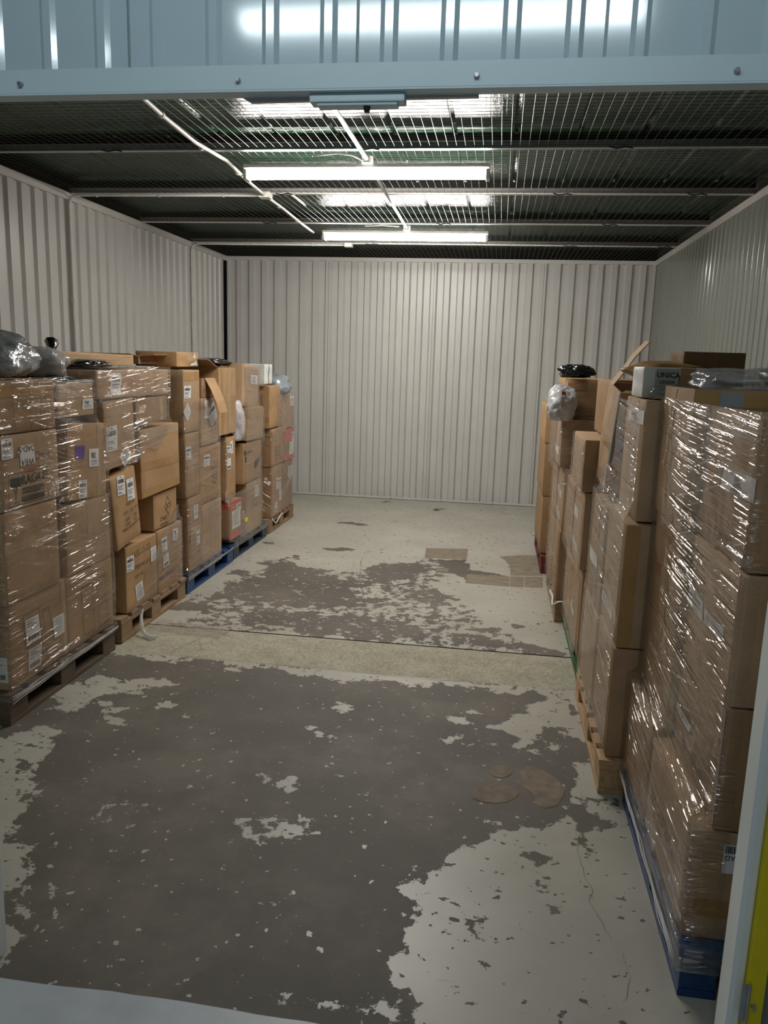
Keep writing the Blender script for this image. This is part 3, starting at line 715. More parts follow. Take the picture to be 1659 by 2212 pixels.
    def text(s, px, body, size, k='a', rot=0, mat=None, off=.0018, c=None, wscale=1.0, bold=False):
        if c is None: c = s.loc(k, px)
        vs, fs = text_mesh(body, size, bold=bold); cr, sr = math.cos(rot), math.sin(rot)
        pts = [(c[0]+x*wscale*cr-y*sr, c[1]+x*wscale*sr+y*cr) for x, y, z in vs]
        build('printed_text', MB().add(s.conform(k, pts, off), fs), mat or INKSOFT, s.root); return s
    def outline(s, px, w, h, k='a', rot=0, t=.003, mat=None, c=None, name='printed_frame'):
        if c is None: c = s.loc(k, px)
        m = MB(); cr, sr = math.cos(rot), math.sin(rot)
        for x0, x1, y0, y1 in ((-w/2, w/2, -h/2, -h/2+t), (-w/2, w/2, h/2-t, h/2), (-w/2, -w/2+t, -h/2, h/2), (w/2-t, w/2, -h/2, h/2)):
            pts = [(c[0]+a*cr-b*sr, c[1]+a*sr+b*cr) for a, b in ((x0, y0), (x1, y0), (x1, y1), (x0, y1))]
            m.add(s.conform(k, pts, .0018), [(0, 1, 2, 3)])
        build(name, m, mat or INKSOFT, s.root); return s
    def flap(s, k, length, ang, mat=None, shrink=.0, off=0.0):
        """open top flap hinged at the top edge of face k; ang: 0 = straight up, + = outwards"""
        O, R_, Nn, fw, fh = s.faces[k]; w = fw/2-.004-shrink
        d = Vector((0, 0, math.cos(ang)))+Nn*math.sin(ang); nn = d.cross(R_)*.004
        base = O+Vector((0, 0, fh))
        P = []
        for q in (Vector((0, 0, 0)), nn):
            for j in range(4):
                for a in (-1, 1): P.append(base+R_*(a*w*(1-.03*j)+off)+d*(length*j/3)+Nn*(.010*math.sin(j*1.4+s.seed)*(j > 0))+q)
        fs = []
        for j in range(3): fs += [(2*j, 2*j+1, 2*j+3, 2*j+2), (8+2*j, 8+2*j+2, 8+2*j+3, 8+2*j+1), (2*j, 2*j+2, 8+2*j+2, 8+2*j), (2*j+1, 8+2*j+1, 8+2*j+3, 2*j+3)]
        fs += [(6, 7, 15, 14), (0, 8, 9, 1)]
        build('flap', MB().add(P, fs), mat or s.mat, s.root); return s

L1, L2, L3, L4, L5 = 'L1', 'L2', 'L3', 'L4', 'L5'
XA = -2.095
# ---- left pallet 1
b = Carton(L1, 'large carton with three white labels, bottom layer of the nearest left stack', 3.04, 3.53, PZ, .54, XA, mat=0)
b.label(B(205, 1150), B(330, 1290), style=2); b.label(B(440, 1130), B(545, 1240), style=3); b.label(B(232, 1400), B(348, 1520), style=2)
b.outline(B(268, 1210), .135, .16); b.outline(B(395, 1160), .06, .14); b.tape('a', 'v', .44, .04, TAPECLEAR)
b.label(B(20, 1570), None, 'n', wh=(.10, .12), style=2)
b = Carton(L1, 'carton printed with four empty square frames, bottom layer of the nearest left stack', 3.53, 4.01, PZ, .535, XA, mat=0)
for p in ((742, 940), (858, 860), (757, 1155), (875, 1080)): b.outline(B(*p), .105, .125, t=.003)
b.label(B(-10, 0), None, 'f', wh=(.08, .1))
b = Carton(L1, 'large plain carton, second layer of the nearest left stack at its near end', 3.035, 3.475, .54, .955, XA+.008, mat=0, bulge=1.4)
b.tape('a', 'h', .62, .05, TAPECLEAR)
b = Carton(L1, 'taped tan carton, second layer of the nearest left stack at its far end', 3.555, 4.005, .535, .90, XA, mat=1, bulge=1.2)
b.tape('a', 'v', .0, .05, TAPECLEAR).seam('a', .5*0, 'v'); b.tape('a', 'h', .45, .012, TAPE)
b = Carton(L1, 'narrow upright carton wedged in the gap of the nearest left stack', 3.49, 3.545, .54, 1.02, XA-.05, .30, mat=2)
b = Carton(L1, 'carton printed with a fragile glass mark, third layer of the nearest left stack', 3.05, 3.50, .96, 1.29, XA+.01, mat=1, ty=0)
fx_, fy_ = -0.02, 0.0
c0 = b.loc('a', A(245, 1385))
b.text(None, 'FRAGILE', .062, mat=INK, c=(c0[0]+.025, c0[1]+.035), bold=True)
m = MB()
for (x0, y0, ww, hh) in ((.03, -.005, .17, .012), (.03, -.022, .17, .009), (.03, -.05, .17, .026)):
    m.add(b.conform('a', [(c0[0]+x0-ww/2, c0[1]+y0-hh/2), (c0[0]+x0+ww/2, c0[1]+y0-hh/2), (c0[0]+x0+ww/2, c0[1]+y0+hh/2), (c0[0]+x0-ww/2, c0[1]+y0+hh/2)], .0018), [(0, 1, 2, 3)])
gx, gy = c0[0]-.10, c0[1]
gl_ = [(-.035, .055), (.035, .055), (.032, .015), (.012, -.005), (.003, -.010), (.003, -.052), (.022, -.060), (-.022, -.060), (-.003, -.052), (-.003, -.010), (-.012, -.005), (-.032, .015)]
m.add(b.conform('a', [(gx+p[0], gy+p[1]) for p in gl_], .0018), [(0, 1, 2, 3, 4, 9, 10, 11), (4, 5, 8, 9), (5, 6, 7, 8)])
build('fragile_mark', m, INK, b.root); b.outline(None, .30, .145, mat=INK, c=(c0[0]-.0, c0[1]))
b.text(A(135, 1115), 'Made in', .05, mat=INKSOFT); b.text(A(352, 1115), 'China', .055, mat=INKSOFT); b.text(A(260, 1240), 'SOLEIZUO', .032, mat=INKRED)
b.label(A(0, 985), A(108, 1145), style=0)
c, w, h = b.label(A(160, 1040), A(293, 1190), style=-1)
b.text(None, 'OAD-5', .042, c=(c[0], c[1]+.03), rot=PI, mat=INK, off=.0034); b.text(None, 'WR4', .045, c=(c[0], c[1]-.03), rot=PI, mat=INK, off=.0034)
b = Carton(L1, 'carton with vertical flap seams, top layer of the nearest left stack at its near end', 3.045, 3.51, 1.295, 1.525, XA, mat=2, bulge=1.3)
b.tape('a', 'h', .80, .05, TAPE).seam('a', .05).seam('a', -.2); b.seam('a', .22)
b = Carton(L1, 'carton with a purple sticker, third layer of the nearest left stack at its far end', 3.575, 3.97, .905, 1.30, XA+.005, mat=3, tx=-.07)
b.label(A(636, 1040), A(716, 1150), style=-1, mat=PURPLE); b.label(A(750, 1065), A(835, 1210), style=1); b.label(A(668, 1350), A(740, 1490), style=0)
b.tape('a', 'v', .30, .045, TAPECLEAR)
b = Carton(L1, 'carton with a white label under the wrap, top far corner of the nearest left stack', 3.535, 3.88, 1.335, 1.50, XA, mat=1)
b.label(A(700, 640), A(800, 720), style=1); b.tape('a', 'h', .75, .05, TAPECLEAR)
# ---- left pallet 2
b = Carton(L2, 'carton with handwriting and three labels, bottom near corner of the second left stack', 4.17, 4.60, PZ, .545, XA, mat=3)
b.tape('a', 'h', .90, .06, TAPE); b.text(B(1195, 555), '-6155 11-20', .055, mat=INKSOFT, rot=.05)
b.label(B(1075, 615), B(1138, 710), style=0); b.label(B(1277, 530), B(1332, 620), style=3); b.label(B(1158, 840), B(1222, 945), style=3, rot=.15)
b.text(B(1210, 660), 'ITEM NO. JCS', .035, mat=INKSOFT, rot=.03); b.text(B(1190, 755), 'QTY  PCS', .03, mat=INKSOFT)
b = Carton(L2, 'carton printed at its foot with three labels, bottom far corner of second left stack', 4.605, 5.0, PZ, .55, XA, mat=0)
b.label(B(1470, 370), B(1515, 450), style=1, rot=-.1); b.label(B(1372, 450), B(1422, 540), style=0); b.label(B(1382, 590), B(1434, 670), style=2, rot=.1)
b.text(B(1440, 745), 'MEAS: 53X35X47 CM', .036, mat=INK)
b.tape('a', 'h', .03, .07, TAPE)
b = Carton(L2, 'tall leaning carton with two labels and printed item lines in the second left stack', 4.055, 4.36, .575, 1.0, XA+.015, .40, mat=3, tx=.16, wrap=True)
b.label(A(985, 1310), A(1065, 1430), style=0, rot=-.15); b.label(A(1065, 1340), A(1145, 1470), style=0, rot=-.12)
for py, tx_ in ((1520, 'ITEM NO.:'), (1583, 'QTY:    20    PCS'), (1640, 'N.W:       KGS'), (1680, 'G.W:       KGS'), (1715, 'MEAS: 60X50X35 CM')):
    b.text(A(1105+(py-1520)*.08, py), tx_, .024, mat=INKSOFT)
b = Carton(L2, 'carton printed with the letters JCS in a diamond on the second left stack', 4.585, 4.95, .555, .79, XA-.01, mat=3, tx=.0)
b.outline(A(1425, 1545), .085, .085, rot=PI/4, t=.004, mat=INK); b.text(A(1428, 1545), 'JCS', .045, mat=INK, rot=.05)
b.text(A(1395, 1655), 'C/NO.:', .040, mat=INKSOFT); b.text(A(1400, 1705), 'RUSSIA', .035, mat=INKSOFT)
b = Carton(L2, 'large bare carton with two bands of tape, upper layer of the second left stack', 4.385, 4.965, .80, 1.215, XA+.01, mat=3, tx=.02, bulge=1.6)
b.tape('a', 'h', .45, .05, TAPE, rot=-.02); b.tape('a', 'h', .07, .05, TAPE); b.tape('a', 'h', .92, .05, TAPECLEAR)
b = Carton(L2, 'carton with a long white label, near edge of the second left stack', 3.985, 4.345, 1.03, 1.405, XA, mat=1, tx=.05)
b.label(A(872, 890), A(980, 1075), style=0); b.label(A(1030, 1090), A(1110, 1180), style=3, rot=PI/5); b.tape('a', 'h', .84, .05, TAPECLEAR)
b.seam('a', .83, 'h')
b = Carton(L2, 'wide flat carton under dense wrap, top layer of the second left stack', 3.90, 4.82, 1.41, 1.565, XA+.005, .60, mat=1)
b.label(A(940, 420), A(1030, 600), style=0); b.tape('a', 'v', .30, .04, TAPE)
b = Carton(L2, 'low carton just beneath the top carton of the second left stack, at its far end', 4.36, 4.80, 1.245, 1.40, XA, mat=2)
b.tape('a', 'v', .3, .05, TAPECLEAR)
b = Carton(L2, 'long flat brown carton lying on top of the second left stack', 3.72, 4.78, 1.585, 1.655, -2.30, .55, mat=3, tx=-.012)
b.tape('a', 'h', .5, .04, TAPECLEAR)
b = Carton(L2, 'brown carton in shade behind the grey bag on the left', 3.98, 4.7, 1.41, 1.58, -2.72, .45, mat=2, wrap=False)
# ---- left pallet 3
b = Carton(L3, 'carton with framed print and two labels, bottom near corner of the blue pallet stack', 5.11, 5.365, PZ, .675, XA, mat=0)
b.outline(Cc(725, 1525), .17, .20); b.outline(Cc(725, 1665), .17, .16); b.label(Cc(718, 1345), Cc(755, 1440), style=3); b.label(Cc(733, 1560), Cc(768, 1650), style=0)
b.tape('a', 'h', .55, .05, TAPECLEAR)
b = Carton(L3, 'plain carton with a tape band, bottom far corner of the blue pallet stack', 5.37, 5.79, PZ, .585, XA, mat=1)
b.tape('a', 'h', .60, .06, TAPE, rot=.05).seam('a', -.1)
b = Carton(L3, 'narrow carton with one label, second layer of the blue pallet stack at its near end', 5.08, 5.345, .68, 1.13, XA, mat=0)
b.label(Cc(618, 870), Cc(662, 965), style=0); b.tape('a', 'h', .55, .05, TAPECLEAR)
b = Carton(L3, 'carton with one label and faint item print, second layer, far end of blue pallet stack', 5.35, 5.78, .59, 1.01, XA, mat=3)
b.label(Cc(803, 930), Cc(848, 1010), style=0)
for i, s_ in enumerate(('ITEM NO.', 'Q   PCS', 'N.W  KG', 'G.W  KG', 'MEAS')): b.text(Cc(880, 1030+i*30), s_, .032, mat=INKSOFT)
b = Carton(L3, 'upright carton with one straight and one diamond label, upper near corner of blue pallet stack', 5.07, 5.365, 1.135, 1.56, XA, mat=1, bulge=1.2)
b.label(Cc(605, 360), Cc(657, 460), style=0); b.label(Cc(640, 575), None, wh=(.095, .095), rot=PI/4, style=3); b.tape('a', 'h', .9, .06, TAPE)
b = Carton(L3, 'carton with a tilted barcode label, third layer of the blue pallet stack', 5.37, 5.72, 1.015, 1.36, XA+.005, mat=1)
b.label(Cc(870, 585), None, wh=(.13, .14), rot=.5, style=0); b.label(Cc(825, 550), None, wh=(.09, .13), style=3)
b = Carton(L3, 'open carton with stained tape and dark inside, top far end of the blue pallet stack', 5.73, 6.13, 1.06, 1.575, XA+.005, .5, mat=3, open_=True)
b.tape('a', 'v', -.28, .05, TAPE).tape('a', 'v', .1, .05, TAPECLEAR).tape('a', 'h', .52, .05, TAPE); b.flap('n', .16, 1.2)
b = Carton(L3, 'open-topped carton with a cardboard flap hanging down over the blue pallet stack', 5.40, 5.71, 1.362, 1.50, XA, .5, mat=2, wrap=False, open_=True)
b.flap('a', .27, 2.72, mat=CB[3], shrink=.055)
b = Carton(L3, 'open carton lying across the top of the blue pallet stack', 4.95, 5.75, 1.59, 1.64, -2.35, .50, mat=2, wrap=False, open_=True); b.flap('a', .08, 1.4); b.flap('n', .05, 1.3)
b = Carton(L3, 'small carton with a white triangular label on top of the blue pallet stack', 5.22, 5.62, 1.575, 1.68, -2.20, .3, mat=3, wrap=False)
c = b.loc('a', Cc(718, 180)); build('triangle_label', MB().add(b.conform('a', [(c[0]-.07, .01), (c[0]+.07, .01), (c[0]+.01, .10)], .003), [(0, 1, 2)]), PAPER, b.root)
# ---- left pallet 4
b = Carton(L4, 'tall narrow carton with small labels at the near edge of the fourth left stack', 5.93, 6.16, .53, 1.03, XA-.01, .45, mat=3)
b.label(Cc(975, 860), Cc(1003, 910), style=0); b.label(Cc(1015, 815), Cc(1040, 910), style=1, rot=.1); b.label(Cc(985, 960), Cc(1015, 1040), style=2)
b = Carton(L4, 'carton edged with red tape carrying a white label, bottom of the fourth left stack', 5.95, 6.27, .20, .50, XA+.005, .40, mat=0)
b.tape('a', 'h', .90, .07, TAPERED).tape('a', 'h', .05, .05, TAPERED).tape('n', 'h', .93, .05, TAPERED); b.tape('a', 'v', .46, .03, TAPERED); b.label(Cc(1030, 1395), Cc(1100, 1500), style=3); b.label(Cc(1065, 1330), Cc(1105, 1375), style=0)
b = Carton(L4, 'large carton with guitar print, middle of the fourth left stack', 6.33, 6.83, .595, .94, XA, mat=3)
b.text(Cc(1165, 900), 'CHARGING', .045, mat=INK, bold=True); b.text(Cc(1160, 922), 'electric guitar', .025, mat=INKSOFT)
m = MB(); c = b.loc('a', Cc(1245, 975))
def ell2(cx, cy, rx, ry, n=12): return [(cx+rx*math.cos(2*PI*k/n), cy+ry*math.sin(2*PI*k/n)) for k in range(n)]
for e in (ell2(c[0]-.07, c[1]-.02, .05, .04), ell2(c[0]-.015, c[1], .035, .028)): m.add(b.conform('a', e, .002), [tuple(range(12))])
m.add(b.conform('a', [(c[0], c[1]-.008), (c[0]+.09, c[1]+.04), (c[0]+.085, c[1]+.052), (c[0], c[1]+.01)], .002), [(0, 1, 2, 3)])
build('guitar_print', m, INK, b.root); b.outline(Cc(1146, 967), .04, .04, mat=INK, t=.012)
b = Carton(L4, 'carton with one long label, bottom far corner of the fourth left stack', 6.41, 6.84, PZ, .59, XA, mat=1)
b.label(Cc(1220, 1180), Cc(1248, 1260), style=3); b.outline(Cc(1215, 1290), .09, .05, rot=.5); b.tape('a', 'v', -.3, .05, TAPECLEAR); b.text(Cc(1215, 1345), 'QTY  PCS', .045)
b = Carton(L4, 'carton with broad brown tape, third layer of the fourth left stack', 6.38, 6.86, .955, 1.24, XA+.01, mat=1, tx=-.03)
b.tape('a', 'h', .80, .08, TAPE)
b = Carton(L4, 'carton with a square code label, top layer of the fourth left stack', 6.29, 6.74, 1.25, 1.595, XA, mat=1, tx=-.06)
b.label(Cc(1187, 262), Cc(1240, 345), style=1)
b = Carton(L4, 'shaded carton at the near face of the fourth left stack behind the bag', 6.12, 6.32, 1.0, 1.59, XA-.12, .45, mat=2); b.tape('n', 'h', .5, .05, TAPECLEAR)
# ---- left pallet 5
b = Carton(L5, 'carton with three small labels, bottom near corner of the farthest left stack', 7.16, 7.53, PZ, .64, XA, mat=3)
b.label(Cc(1390, 1120), Cc(1412, 1200), style=0); b.label(Cc(1414, 1115), Cc(1436, 1195), style=0); b.label(Cc(1420, 1210), Cc(1440, 1290), style=3); b.label(Cc(1382, 1320), Cc(1403, 1385), style=2)
b = Carton(L5, 'carton with two narrow labels, bottom far corner of the farthest left stack', 7.54, 7.97, PZ, .63, XA-.01, mat=2)
b.label(Cc(1490, 1020), Cc(1507, 1100), style=3); b.label(Cc(1517, 1010), Cc(1532, 1085), style=3); b.tape('a', 'h', .5, .07, TAPECLEAR, rot=.4)
b = Carton(L5, 'carton with printed item lines, second layer of the farthest left stack', 7.14, 7.57, .645, 1.0, XA+.005, mat=3)
b.tape('a', 'h', .80, .06, TAPE, rot=.18)
for i in range(4): b.text(Cc(1410, 860+i*32), 'ITEM  NO  JS', .040, mat=INKSOFT)
b = Carton(L5, 'carton with red tape bands and two labels, far end of the farthest left stack', 7.60, 8.0, .645, .96, XA, mat=2)
b.tape('a', 'h', .80, .13, TAPERED).tape('a', 'h', .08, .06, TAPERED); b.label(Cc(1528, 735), Cc(1548, 810), style=0); b.label(Cc(1503, 820), Cc(1538, 910), style=3)
b = Carton(L5, 'brown carton under the white box, third layer of the farthest left stack', 7.07, 7.53, 1.01, 1.405, XA+.005, mat=3)
b.tape('a', 'h', .65, .07, TAPE, rot=.2); b.tape('n', 'h', .2, .05, TAPE)
b = Carton(L5, 'carton with a square code label at the far top of the farthest left stack', 7.55, 7.98, .97, 1.30, XA, mat=1)
b.label(Cc(1513, 440), Cc(1545, 515), style=1); b.tape('a', 'h', .25, .09, TAPE, rot=.45)
b = Carton(L5, 'white box with a strip of brown tape on top of the farthest left stack', 6.97, 7.27, 1.42, 1.60, XA-.02, .25, mat=CBWHITE, yaw=.05)
b.tape('a', 'v', 0, .035, TAPEGREY)

# ---- right pallet 1
R1, R2, R3, R4, R5 = 'R1', 'R2', 'R3', 'R4', 'R5'
b = Carton(R1, 'carton with a barcode label on its shaded front, bottom of the nearest right stack', 1.975, 2.52, PZ, .465, .572, mat=1)
b.label(F(670, 440), F(735, 720), style=3, wh=None); b.label(F(865, 320), F(965, 580), style=3); b.label(F(870, 960), F(990, 1250), style=0)
b.text(F(820, 480), 'WEIGHT: KINGS', .05, mat=INKSOFT); b.text(F(860, 560), 'MADE', .045, mat=INKSOFT)
c, w, h = b.label(F(1310, 640), F(1500, 890), 'n', style=-1)
m = MB(); r = random.Random(3); x = -.45
while x < .45:
    bw = r.choice((.02, .035, .05)); pts = [(c[0]+x*w, c[1]+.20*h), (c[0]+(x+bw)*w, c[1]+.20*h), (c[0]+(x+bw)*w, c[1]+.46*h), (c[0]+x*w, c[1]+.46*h)]
    m.add(b.conform('n', pts, .0032), [(0, 1, 2, 3)]); x += bw+r.choice((.02, .03))
build('label_print', m, INK, b.root); b.text(None, 'R4 0AD', .020, 'n', rot=PI, mat=INK, c=(c[0]+.002, c[1]+.05*h), off=.0034)
b.tape('n', 'h', .30, .05, TAPE)
b = Carton(R1, 'carton with printed weight lines, bottom far corner of the nearest right stack', 2.53, 2.955, PZ, .49, .565, mat=0)
b.text(F(520, 150), 'G.WEIGHT', .05)
b = Carton(R1, 'carton with a crushed front corner, second layer of the nearest right stack', 1.975, 2.47, .467, .81, .622, mat=2, bulge=2.2)
b.label(E(860, 640), E(950, 870), style=0); b.text(E(1000, 900), 'ITEM NO: JS', .045); b.text(E(1060, 1240), 'NET WEIGHT', .04); b.seam('a', -.25).seam('a', .1)
b.tape('a', 'v', .44, .05, TAPECLEAR)
b = Carton(R1, 'carton with faint side print, second layer far end of the nearest right stack', 2.49, 2.955, .495, .80, .60, mat=0)
b.label(E(655, 290), E(715, 400), style=3); b.label(E(725, 310), E(785, 430), style=3)
b = Carton(R1, 'carton with two white labels, third layer of the nearest right stack', 1.975, 2.48, .813, 1.16, .625, mat=1)
b.label(D(1250, 1860), D(1355, 2100), style=3); b.label(D(985, 1530), D(1052, 1740), style=0); b.text(D(1120, 1520), 'MADE IN', .04); b.text(D(1180, 1730), 'N.W.  KGS', .045)
b = Carton(R1, 'carton with flap lines, third layer far end of the nearest right stack', 2.50, 2.955, .803, 1.15, .60, mat=0)
b.tape('a', 'v', .1, .05, TAPE).text(D(920, 1600), 'FS', .06, mat=INKRED)
b = Carton(R1, 'carton printed CHINA with a large coded label, top near corner of the nearest right stack', 1.985, 2.51, 1.163, 1.55, .632, mat=0, bulge=1.6)
c, w, h = b.label(D(1392, 905), D(1578, 1160), style=-1)
b.text(None, 'UK-BC*16-01-TG-000', .014, c=(c[0], c[1]+.37*h), mat=INK, off=.0034); b.text(None, '6009', .038, c=(c[0]-.0, c[1]-.33*h), mat=INK, off=.0034)
m = MB(); m.add(b.conform('a', [(c[0]-.02, c[1]-.02), (c[0]+.02, c[1]-.02), (c[0]+.02, c[1]+.02), (c[0]-.02, c[1]+.02)], .0032), [(0, 1, 2, 3)]); build('label_print', m, GREYPANEL, b.root)
b.text(D(1370, 1390), 'CHINA', .06, mat=INKSOFT); b.text(D(1300, 1040), 'JCS', .05, mat=INKSOFT); b.seam('a', -.05).tape('a', 'v', -.46, .04, TAPEGREY).tape('a', 'h', .9, .05, TAPECLEAR)
b = Carton(R1, 'tall open carton with grey tape on its rim, top of the nearest right stack', 2.53, 2.965, 1.155, 1.60, .592, .62, mat=0, open_=True)
b.tape('a', 'v', -.12, .07, TAPE).tape('n', 'h', .93, .05, TAPE); build('grey_tape', b.rect('n', (-.20, b.h-.035), .07, .055, .003), TAPEGREY, b.root)
# ---- right pallet 2
b = Carton(R2, 'carton at the bottom near corner of the second right stack, on the pine pallet', 2.965, 3.40, PZ, .595, .495, mat=0)
b.label(E(300, 330), E(355, 520), style=3); b.tape('a', 'h', .66, .03, TAPE, rot=-.2)
b = Carton(R2, 'carton at the bottom far corner of the second right stack, on the pine pallet', 3.41, 3.88, PZ, .57, .485, mat=1)
b.label(E(160, 680), E(200, 850), style=3)
b = Carton(R2, 'carton with tape down its front edge, middle layer of the second right stack', 2.965, 3.42, .598, 1.085, .50, mat=1)
b.tape('a', 'h', .3, .05, TAPE, rot=-.25).tape('n', 'v', -.45, .05, TAPE); b.label(D(470, 1570), D(520, 1760), style=0)
b = Carton(R2, 'pale carton with a grey wrap band, middle layer far end of the second right stack', 3.43, 3.87, .575, 1.06, .49, mat=0)
b.tape('a', 'v', .1, .06, TAPEGREY); b.label(D(415, 1330), D(450, 1490), style=3)
b = Carton(R2, 'carton with a large coded white label, top near corner of the second right stack', 2.99, 3.42, 1.09, 1.545, .535, mat=1, wrap=True)
c, w, h = b.label(D(800, 520), D(908, 660), style=1); b.text(None, '6009', .04, c=(c[0], c[1]-.36*h), mat=INK, off=.0036); b.tape('a', 'v', .1, .05, TAPECLEAR)
b = Carton(R2, 'leaning open carton with one flap standing up, top far end of the second right stack', 3.65, 4.06, 1.10, 1.56, .505, .50, mat=1, tx=.10, ty=.06, open_=True)
b.tape('a', 'v', .42, .05, TAPEGREY).tape('a', 'h', .45, .05, TAPE).tape('n', 'h', .55, .20, TAPEGREY); b.flap('a', .25, -.57, mat=CB[1], shrink=.14, off=-.12); b.flap('n', .05, -1.45); b.flap('b', .07, .3, mat=CBDARK)
b = Carton(R2, 'white printed retail box lying on top of the second right stack', 3.10, 3.34, 1.548, 1.665, .535, .36, mat=CBWHITE, wrap=False, name='printed_box')
build('grey_panel', b.rect('n', (.025, b.h/2), .31, b.h-.014, .0012), GREYPANEL, b.root); build('tape', b.rect('n', (-.02, b.h/2), .055, b.h-.004, .0022), TAPE, b.root)
PANELW = simple('pale_grey_panel', (.42, .43, .43), .5)
build('pale_panel', b.rect('n', (-.095, b.h/2), .085, b.h-.018, .0018), PANELW, b.root)
b.text(None, 'UNICA', .027, 'n', c=(-.09, b.h*.74), mat=INK, off=.003, bold=True); b.text(None, 'G50034', .017, 'n', c=(-.095, b.h*.52), mat=INK, off=.003, bold=True); b.text(None, 'HERBAL  GARDENS', .010, 'n', c=(-.09, b.h*.33), mat=INK, off=.003)
b.text(None, 'UNICA', .027, 'n', c=(.08, b.h*.74), mat=INK, off=.003, bold=True)
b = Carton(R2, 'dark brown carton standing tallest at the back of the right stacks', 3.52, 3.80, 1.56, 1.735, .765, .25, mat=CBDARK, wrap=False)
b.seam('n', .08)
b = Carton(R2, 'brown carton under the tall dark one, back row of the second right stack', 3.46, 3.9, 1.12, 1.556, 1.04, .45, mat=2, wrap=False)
# ---- right pallets 3..5
b = Carton(R3, 'carton on the green pallet, bottom layer at its near end', 4.03, 4.50, PZ, .62, .485, mat=0); b.label(D(330, 1800), D(350, 1920), style=3)
b = Carton(R3, 'carton on the green pallet, bottom layer at its far end', 4.51, 4.97, PZ, .60, .485, mat=1)
b = Carton(R3, 'carton with two white labels, middle layer of the green pallet stack', 4.03, 4.50, .623, 1.03, .465, mat=1); b.label(D(298, 1270), D(325, 1380), style=0); b.label(D(350, 1140), D(372, 1260), style=3)
b.tape('a', 'h', .12, .07, TAPE)
b = Carton(R3, 'carton in the middle layer at the far end of the green pallet stack', 4.51, 4.97, .603, 1.0, .46, mat=0)
b = Carton(R3, 'carton with a broad brown tape band, top layer of the green pallet stack', 4.03, 4.60, 1.033, 1.30, .445, mat=1); b.tape('a', 'h', .42, .12, TAPE, rot=-.12)
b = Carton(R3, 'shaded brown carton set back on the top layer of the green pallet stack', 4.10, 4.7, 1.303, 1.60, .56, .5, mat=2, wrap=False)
b = Carton(R4, 'carton at the bottom near corner of the fourth right stack', 5.08, 5.55, PZ, .61, .445, mat=2); b.tape('n', 'v', -.4, .05, TAPECLEAR); b.label(D(180, 1400), D(200, 1480), style=3)
b = Carton(R4, 'carton with three narrow labels, middle layer of the fourth right stack', 5.08, 5.55, .613, 1.02, .45, mat=1); b.label(D(215, 970), D(235, 1060), style=3); b.label(D(238, 1010), D(255, 1100), style=3); b.label(D(198, 1080), D(214, 1170), style=3)
b = Carton(R4, 'carton at the bottom far corner of the fourth right stack', 5.56, 6.0, PZ, .60, .44, mat=0)
b = Carton(R4, 'carton in the middle layer at the far end of the fourth right stack', 5.56, 6.0, .603, 1.0, .44, mat=1)
b = Carton(R4, 'carton with a shaded dark front, third layer of the fourth right stack', 5.09, 5.50, 1.023, 1.33, .41, mat=1); b.label(D(222, 740), D(240, 820), style=3)
b = Carton(R4, 'far carton in the third layer of the fourth right stack', 5.52, 6.0, 1.003, 1.33, .405, mat=2)
b = Carton(R4, 'carton under the black bag, top of the fourth right stack', 5.16, 5.95, 1.333, 1.585, .43, mat=3, wrap=True); b.tape('n', 'h', .8, .04, TAPE)
b = Carton(R5, 'carton at the foot of the farthest right stack on the red pallet', 6.4, 7.36, PZ, .62, .405, mat=2)
b = Carton(R5, 'carton in the middle of the farthest right stack', 6.4, 7.3, .623, 1.05, .395, mat=2)
b = Carton(R5, 'carton on top of the farthest right stack', 6.4, 7.2, 1.053, 1.35, .385, mat=3)
